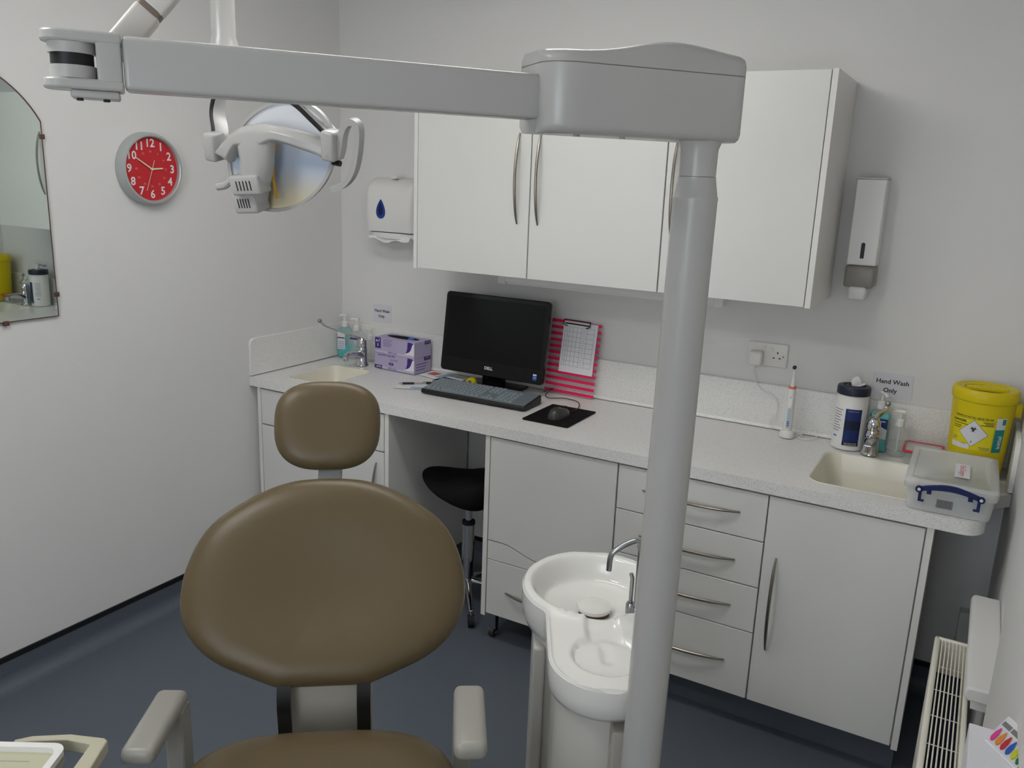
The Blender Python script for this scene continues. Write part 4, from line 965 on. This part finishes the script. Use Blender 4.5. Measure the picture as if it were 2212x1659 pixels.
# elbow
ZL, ZH = AZ0, AZ1
pl_ = [Ap(a_, n_, 0)[:2] for a_, n_ in rrect(-0.092, -0.001, -0.001, 0.053, [0.003, 0.022, 0.022, 0.003], 6)]
for z0_, z1_ in ((ZL-0.002, ZL+0.011), (ZH-0.012, ZH+0.002)):
    MB().prism(pl_, z0_, z1_, XY).build('elbow_fork', 'unit_white', da, bevel=0.003)
arm_box(-0.030, -0.0016, -0.0003, 0.0523, ZL-0.001, ZH+0.001, 0.003).build('elbow_collar', 'unit_white', da)
q = Ap(-0.058, 0.026, 0)
MB().lathe([(0.027, ZL+0.011), (0.027, ZL+0.026), (0.0, ZL+0.026)], (q.x, q.y, 0), 32).build('elbow_lower', 'unit_white', da)
MB().lathe([(0.0245, ZL+0.026), (0.0245, ZL+0.040)], (q.x, q.y, 0), 32).build('elbow_gap', 'black', da)
MB().lathe([(0.027, ZL+0.040), (0.027, ZH-0.012), (0.0, ZH-0.012)], (q.x, q.y, 0), 32).build('elbow_upper', 'unit_white', da)
arm_box(-0.062, -0.006, 0.006, 0.046, ZL-0.012, ZL-0.002, 0.003).build('elbow_cover', 'unit_white', da)
for a in (-0.052, -0.022): MB().cyl(Ap(a, 0.012, ZL-0.015), Ap(a, 0.012, ZL-0.011), 0.004, 10).build('screw', 'rubber', da)
# second arm, rising
s0 = Vector((1.686, -2.374, 1.939)) - Vector((PX_, PY_, 0)); s1 = Vector((1.815, -2.225, 2.175)) - Vector((PX_, PY_, 0)); s0 = s0 - (s1-s0)*0.06
def beam(p, q_, w, h, name, m_):
    d_ = (q_-p).normalized(); side = d_.cross(Vector((0, 0, 1))).normalized(); up_ = side.cross(d_)
    m = MB().rbox(0, (q_-p).length, -w/2, w/2, -h/2, h/2, 0.006)
    m.v = [tuple(p + d_*x + side*y + up_*z) for x, y, z in m.v]; return m.build(name, m_, da)
beam(s0, s0.lerp(s1, 0.235), 0.040, 0.036, 'spring_arm_sleeve', 'unit_light'); beam(s0.lerp(s1, 0.240), s1, 0.0395, 0.0355, 'spring_arm', 'unit_light')
beam(s0.lerp(s1, 0.233), s0.lerp(s1, 0.242), 0.0380, 0.0340, 'spring_arm_seam', 'unit_seam')
MB().lathe([(0.04, -0.04), (0.04, 0.03), (0.03, 0.04), (0, 0.04)], s1, 28).build('arm_end_joint', 'unit_white', da)

# ================================================================== OPERATING LAMP
lp = thing('operating_lamp', 'white dental operating lamp with round reflector hanging from a ceiling post', 'lamp', (1.418, -1.819, 1.807))
ln = Vector((0.07047685, -0.96804422, -0.2406728)); lx = Vector((0.99316683, 0.09059581, -0.07356663)); lz = Vector((0.0930197, -0.2338435, 0.96781432))
# roll the lamp head a little about its facing axis
ra = math.radians(4.0); lx, lz = (lx*math.cos(ra)-lz*math.sin(ra)).normalized(), (lz*math.cos(ra)+lx*math.sin(ra)).normalized()
Lp = lambda x, z, n_: lx*x + lz*z + ln*n_
RD = 0.116
e1 = lx*math.cos(math.radians(35))+lz*math.sin(math.radians(35)); e2 = lz*math.cos(math.radians(35))-lx*math.sin(math.radians(35))
EA, EB = 0.155, 0.101
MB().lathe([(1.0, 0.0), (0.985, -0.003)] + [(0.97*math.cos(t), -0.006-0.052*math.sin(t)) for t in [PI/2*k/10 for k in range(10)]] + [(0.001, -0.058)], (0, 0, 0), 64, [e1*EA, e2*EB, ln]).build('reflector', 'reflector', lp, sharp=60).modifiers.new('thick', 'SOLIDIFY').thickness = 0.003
MB().lathe([(0.965, -0.004), (1.03, -0.004), (1.03, 0.004), (0.965, 0.004), (0.965, -0.004)], (0, 0, 0), 64, [e1*EA, e2*EB, ln]).build('reflector_rim', 'unit_white', lp)
def cover(x, z): return 0.040*max(0, 1-(x*x+z*z)/(0.155**2))+0.012
def interp(tab, x):
    if x <= tab[0][0]: return tab[0][1]
    for (a, b_), (c, d_) in zip(tab, tab[1:]):
        if x <= c: t = (x-a)/(c-a); return b_+(d_-b_)*t
    return tab[-1][1]
TOP = [(-0.155, -0.005), (-0.131, 0.016), (-0.096, 0.041), (-0.061, 0.0615), (-0.014, 0.0734), (0.029, 0.0756), (0.068, 0.0726), (0.103, 0.0663), (0.136, 0.057)]
BOT = [(-0.155, -0.015), (-0.135, -0.020), (-0.111, -0.024), (-0.090, 0.002), (-0.075, 0.018), (0.0, 0.030), (0.022, 0.0456), (0.039, 0.0475), (0.064, 0.0443), (0.093, 0.0372), (0.116, 0.0314), (0.136, 0.0214)]
XLT = [(-0.125, -0.098), (-0.087, -0.095), (-0.044, -0.078), (-0.007, -0.071), (0.024, -0.076), (0.05, -0.07)]
XRT = [(-0.125, -0.036), (-0.112, -0.034), (-0.057, -0.007), (-0.026, 0.007), (-0.002, 0.0147), (0.022, 0.0165), (0.04, 0.019), (0.05, 0.026)]
def sheet(m, nu, nv, fn, th=0.016):
    """closed curved sheet with softened edges; fn(i, j) -> lamp x, z"""
    vs = []
    for side in (0, 1):
        for i in range(nu):
            for j in range(nv):
                x, z = fn(i/(nu-1), j/(nv-1)); e = min(i/(nu-1)*2, (1-i/(nu-1))*2, 1)*0+min(j/(nv-1), 1-j/(nv-1))
                vs.append(Lp(x, z, cover(x, z)+0.012*math.sin(PI/2*min(1, e*3.2)) if side == 0 else cover(x, z)-th))
    N_ = nu*nv; fs = []
    for s_ in (0, 1):
        for i in range(nu-1):
            for j in range(nv-1): a = s_*N_+i*nv+j; fs.append((a, a+1, a+nv+1, a+nv))
    lp_ = [i*nv for i in range(nu)] + [(nu-1)*nv+j for j in range(1, nv)] + [i*nv+nv-1 for i in range(nu-2, -1, -1)] + [j for j in range(nv-2, 0, -1)]
    for k in range(len(lp_)): a, b_ = lp_[k], lp_[(k+1) % len(lp_)]; fs.append((a, b_, N_+b_, N_+a))
    m.add(vs, fs)
fc = MB()
def wing(a, b_): x = -0.155+0.291*a; return x, interp(TOP, x)+(interp(BOT, x)-interp(TOP, x))*b_
def stem(a, b_): z = 0.045-0.160*a; xl, xr = interp(XLT, z), interp(XRT, z); return xl+(xr-xl)*b_, z
sheet(fc, 48, 15, wing); sheet(fc, 30, 15, stem)
fc.build('front_cover', 'unit_white', lp, sharp=60)
def lbox(x0, x1, z0, z1, n0, n1, r=0.004, name='part', m_='unit_white', par=None):
    m = MB().rbox(x0, x1, z0, z1, n0, n1, r); m.v = [tuple(Lp(*p)) for p in m.v]; return m.build(name, m_, par or lp)
ca_, sa_ = math.cos(math.radians(12)), math.sin(math.radians(12))
def vblock(cx, cz, w, h, n0, n1, slots, hs):
    def tr_(m): m.v = [tuple(Lp(cx+x*ca_-z*sa_, cz+x*sa_+z*ca_, n_)) for x, z, n_ in m.v]; return m
    b_ = tr_(MB().rbox(-w/2, w/2, -h/2, h/2, n0, n1, 0.006)).build('vent_block', 'unit_white', lp)
    for k in range(slots):
        x = (k-(slots-1)/2)*w*0.115; tr_(MB().box(x-0.0014, x+0.0014, -hs/2, hs/2, n1-0.0006, n1+0.0005)).build('vent_slot', 'black', b_)
vblock(-0.044, -0.052, 0.080, 0.042, 0.030, 0.069, 5, 0.020); vblock(-0.064, -0.098, 0.064, 0.046, 0.006, 0.052, 5, 0.020)
MB().prism([(0.0145, 0.0355), (0.0175, 0.0345), (0.0045, 0.0050), (0.0020, -0.0344), (0.0060, -0.0810), (0.0030, -0.0815), (-0.0006, -0.0344), (0.0018, 0.0055)], 0.024, 0.030, lambda u_, v_, w_: Lp(u_, v_, w_)).build('amber_edge', 'amber', lp)
# pivots and yoke (local = world minus origin)
O3 = Vector((1.418, -1.819, 1.807)); V3 = lambda x, y, z: Vector((x, y, z))-O3
pL = Lp(-0.170, -0.003, 0.008); pR = Lp(0.148, 0.054, 0.018)
for p_, s_ in ((pL, -1), (pR, 1)):
    m = MB().rbox(-0.016, 0.016, -0.030, 0.030, -0.020, 0.020, 0.007); m.v = [tuple(p_ + lx*a + lz*b_ + ln*c_) for a, b_, c_ in m.v]; m.build('pivot_block', 'unit_white', lp)
    MB().tube([p_+ln*0.018+lz*-0.02, p_+ln*0.0205+lz*-0.02], 0.004, 12).build('pivot_screw', 'unit_grey', lp)
MB().tube([pR+lx*0.0-lz*0.034+ln*0.0, pR-lz*0.034+lx*0.018], 0.006, 8).build('pivot_pin', 'black', lp)
hub = V3(1.235, -1.767, 2.020)
yk = spline([pL+lz*0.014, V3(1.243, -1.836, 1.862), V3(1.214, -1.814, 1.896), V3(1.206, -1.799, 1.930), V3(1.215, -1.782, 1.985), hub, V3(1.310, -1.790, 1.990), V3(1.387, -1.819, 1.953), V3(1.434, -1.833, 1.935), V3(1.472, -1.840, 1.918), V3(1.498, -1.841, 1.904), V3(1.524, -1.839, 1.884), pR+lz*0.012], 6)
def band(path, w, t, off, name, m_):
    m = MB(); rings = []
    for i, p in enumerate(path):
        tg = (path[min(i+1, len(path)-1)]-path[max(i-1, 0)]).normalized(); wd = (ln - tg*ln.dot(tg)).normalized(); nr = tg.cross(wd)
        c = p + wd*off; rings.append([c+wd*w/2+nr*t/2, c+wd*w/2-nr*t/2, c-wd*w/2-nr*t/2, c-wd*w/2+nr*t/2])
    m.add([q for r in rings for q in r], [])
    for i in range(len(rings)-1):
        for k in range(4): m.f.append((i*4+k, i*4+(k+1) % 4, i*4+4+(k+1) % 4, i*4+4+k))
    m.f.append((0, 1, 2, 3)); n_ = (len(rings)-1)*4; m.f.append((n_, n_+1, n_+2, n_+3)); return m.build(name, m_, lp, sharp=50)
band(yk, 0.030, 0.012, -0.014, 'yoke', 'unit_white'); band(yk, 0.004, 0.0085, 0.003, 'yoke_edge', 'black')
# grip handles
HP = [(0.160, 0.030), (0.167, 0.049), (0.174, 0.082), (0.186, 0.102), (0.202, 0.106), (0.211, 0.092), (0.206, 0.046), (0.194, 0.007), (0.172, -0.021), (0.143, -0.037)]
band([Vector(p) for p in spline([Lp(a, b_, 0.015) for a, b_ in HP], 5)], 0.018, 0.013, 0.0, 'grip_handle', 'unit_white')
MB().tube(spline([pL-lz*0.02+lx*0.03-ln*0.02, Lp(-0.140, -0.060, -0.01), Lp(-0.155, -0.086, 0.0), Lp(-0.180, -0.096, 0.002)], 5), 0.008, 10).build('grip_handle', 'unit_white', lp)
# post to the ceiling
cx_, cy_ = hub.x-0.050, hub.y+0.020
MB().lathe([(0.036, hub.z-0.03), (0.040, hub.z+0.0), (0.034, hub.z+0.02), (0.0265, hub.z+0.045), (0.0265, 2.145-O3.z)], (cx_, cy_, 0), 32).build('post_joint', 'unit_white', lp)
MB().lathe([(0.0258, 2.145-O3.z), (0.0258, 2.147-O3.z)], (cx_, cy_, 0), 32).build('post_seam', 'unit_seam', lp)
MB().lathe([(0.0262, 2.147-O3.z), (0.0262, ZC-O3.z-0.02), (0.07, ZC-O3.z-0.018), (0.07, ZC-O3.z), (0, ZC-O3.z)], (cx_, cy_, 0), 32).build('ceiling_post', 'unit_white', lp)

# ================================================================== TRAY IN THE LEFT FOREGROUND
tr = thing('instrument_tray', 'beige instrument tray with white rim at the lower left edge', 'tray', (1.534, -2.47, 0), math.atan2(0.507, 0.862))
tw, tdp, tz = 0.34, 0.24, 0.850
MB().prism(rrect(-tw, 0.012, -tdp, 0.004, 0.022), tz-0.022, tz-0.010, XY).build('tray_floor', 'tray', tr)
me = curve_mesh([rrect(-tw, 0.012, -tdp, 0.004, 0.022), rrect(-tw+0.012, 0.0, -tdp+0.012, -0.008, 0.016)], 0.018); link('rim', me, 'white_plastic', tr, (0, 0, tz-0.009), bevel=0.003)
MB().box(-0.10, -0.035, -0.031, -0.029, tz-0.0099, tz-0.0095).build('embossed_line', 'unit_grey', tr)
br = [(-0.085, 0.016), (-0.06, 0.027), (0.0, 0.034), (0.06, 0.026), (0.068, 0.020), (0.075, -0.12), (0.045, -0.12), (0.044, 0.010), (0.0, 0.020), (-0.055, 0.014), (-0.08, 0.008)]
MB().prism(br, tz-0.028, tz-0.005, XY).build('bracket', 'bracket', tr, bevel=0.002)
MB().rbox(-0.24, 0.07, -0.16, -0.10, tz-0.06, tz-0.023, 0.008).build('carrier', 'unit_grey', tr)
MB().lathe([(0.02, 0.02), (0.02, tz-0.05)], (-0.2, -0.13, 0), 20).build('stand_pole', 'steel', tr)
MB().lathe([(0.15, 0.0), (0.15, 0.012), (0.04, 0.03), (0.0, 0.03)], (-0.2, -0.13, 0), 32).build('stand_base', 'unit_grey', tr)

# ================================================================== RADIATOR AND LEDGE ON THE RIGHT
rd = thing('radiator', 'white panel radiator with top grille along the right wall', 'radiator', (0, 0, 0))
RX0, RX1, RY0, RY1, RZ0, RZ1 = 2.768, 2.856, -0.79, -1.95, 0.14, 0.62
MB().rbox(RX0, RX0+0.014, RY1, RY0, RZ0, RZ1, 0.005).build('front_panel', 'rad', rd); MB().rbox(RX1-0.012, RX1, RY1, RY0, RZ0, RZ1, 0.004).build('rear_panel', 'rad', rd)
MB().rbox(RX0+0.002, RX1-0.001, RY0-0.012, RY0, RZ0, RZ1, 0.003).build('side_panel', 'rad', rd); MB().rbox(RX0+0.002, RX1-0.001, RY1, RY1+0.012, RZ0, RZ1, 0.003).build('side_panel', 'rad', rd)
MB().box(RX0+0.012, RX1-0.012, RY1+0.012, RY0-0.012, RZ0, RZ1-0.10).build('convector_fins', 'rad_dark', rd)
nb = 7
for k in range(nb):
    x = RX0+0.019+k*(RX1-RX0-0.036)/(nb-1); MB().cyl((x, RY1+0.008, RZ1-0.004), (x, RY0-0.006, RZ1-0.004), 0.0017, 6).build('grille_bar', 'rad', rd)
for k in range(10):
    y = RY0-0.035-k*0.118; MB().cyl((RX0+0.010, y, RZ1-0.008), (RX1-0.008, y, RZ1-0.008), 0.0013, 6).build('cross_wire', 'rad', rd)
MB().cyl((RX0+0.04, RY0-0.02, 0.0), (RX0+0.04, RY0-0.02, RZ0+0.02), 0.008, 12).build('pipe', 'rad', rd)
for y in (-1.0, -1.75): MB().box(RX1, 2.8849 if y < -1.2 else RW, y-0.02, y+0.02, 0.40, 0.43).build('wall_bracket', 'rad', rd)
lg = thing('wall_ledge', 'short white rounded ledge between the radiator and right wall', 'ledge', (0, 0, 0))
ls = [(RW, 0.664)] + [(2.846+0.006-0.012*math.sin(a), 0.682-0.018*math.cos(a)) for a in [PI*k/8 for k in range(9)]] + [(RW, 0.700)]
MB().prism(ls, -1.163, -0.64, XZ).build('board', 'white_plastic', lg, bevel=0.006, seg=3)
MB().box(2.858, RW, -1.14, -0.66, 0.635, 0.668).build('support_batten', 'white_plastic', lg)
pc = thing('white_carton', 'plain white carton standing on the radiator beside the wall', 'carton', (2.852, -1.975, 0.6205))
MB().box(-0.030, 0.030, -0.156, 0.156, 0.0, 0.379).build('carton_body', 'paper', pc, bevel=0.002)
MB().box(-0.0302, 0.0302, -0.001, 0.001, 0.3785, 0.3796).build('lid_seam', 'sign', pc)
bp = thing('brush_pack', 'card of coloured interdental brushes lying on the white carton', 'pack', (2.8432, -1.858, 1.0002))
bu = Vector((0.352, 0.936, 0)); bv = Vector((0.936, -0.352, 0))          # bu: along each brush, bv: from brush to brush
bv = Vector((0.60, -0.80, 0))
def pk(u_, v_, w_): p = bu*u_*0.55 + bv*v_*0.62; return (p.x, p.y, w_)
MB().prism([(0.0, 0.0), (0.16, 0.0), (0.16, 0.105), (0.0, 0.105)], 0.0, 0.004, pk).build('card', 'paper', bp)
for k, mm in enumerate(('magenta', 'orange', 'red', 'blue', 'lime', 'green')):
    y = 0.012+k*0.0170
    MB().prism([(0.012, y-0.002), (0.024, y-0.006), (0.055, y-0.006), (0.088, y-0.001), (0.088, y+0.001), (0.055, y+0.006), (0.024, y+0.006), (0.012, y+0.002)], 0.004, 0.0055, pk).build('brush', mm, bp)
for y0 in (0.004, 0.034): MB().prism([(0.104, y0), (0.128, y0), (0.128, y0+0.026), (0.104, y0+0.026)], 0.004, 0.0047, pk).build('silver_label', 'silver_label', bp)

GROUPS = {'wall_cupboard': 'wall cupboards above the worktop', 'base_cabinet': 'base cabinets under the worktop', 'glove_box': 'stacked glove cartons', 'mixer_tap': 'taps at the two basins',
          'paper_sign': 'hand wash signs', 'soap_bottle': 'pump bottles by the basins', 'gel_bottle': 'hand gel bottles by the basins', 'ceiling_light': 'ceiling light fittings'}
for o in bpy.data.objects:
    if o.parent is None and o.name.split('.')[0] in GROUPS and 'category' in o: o['group'] = GROUPS[o.name.split('.')[0]]
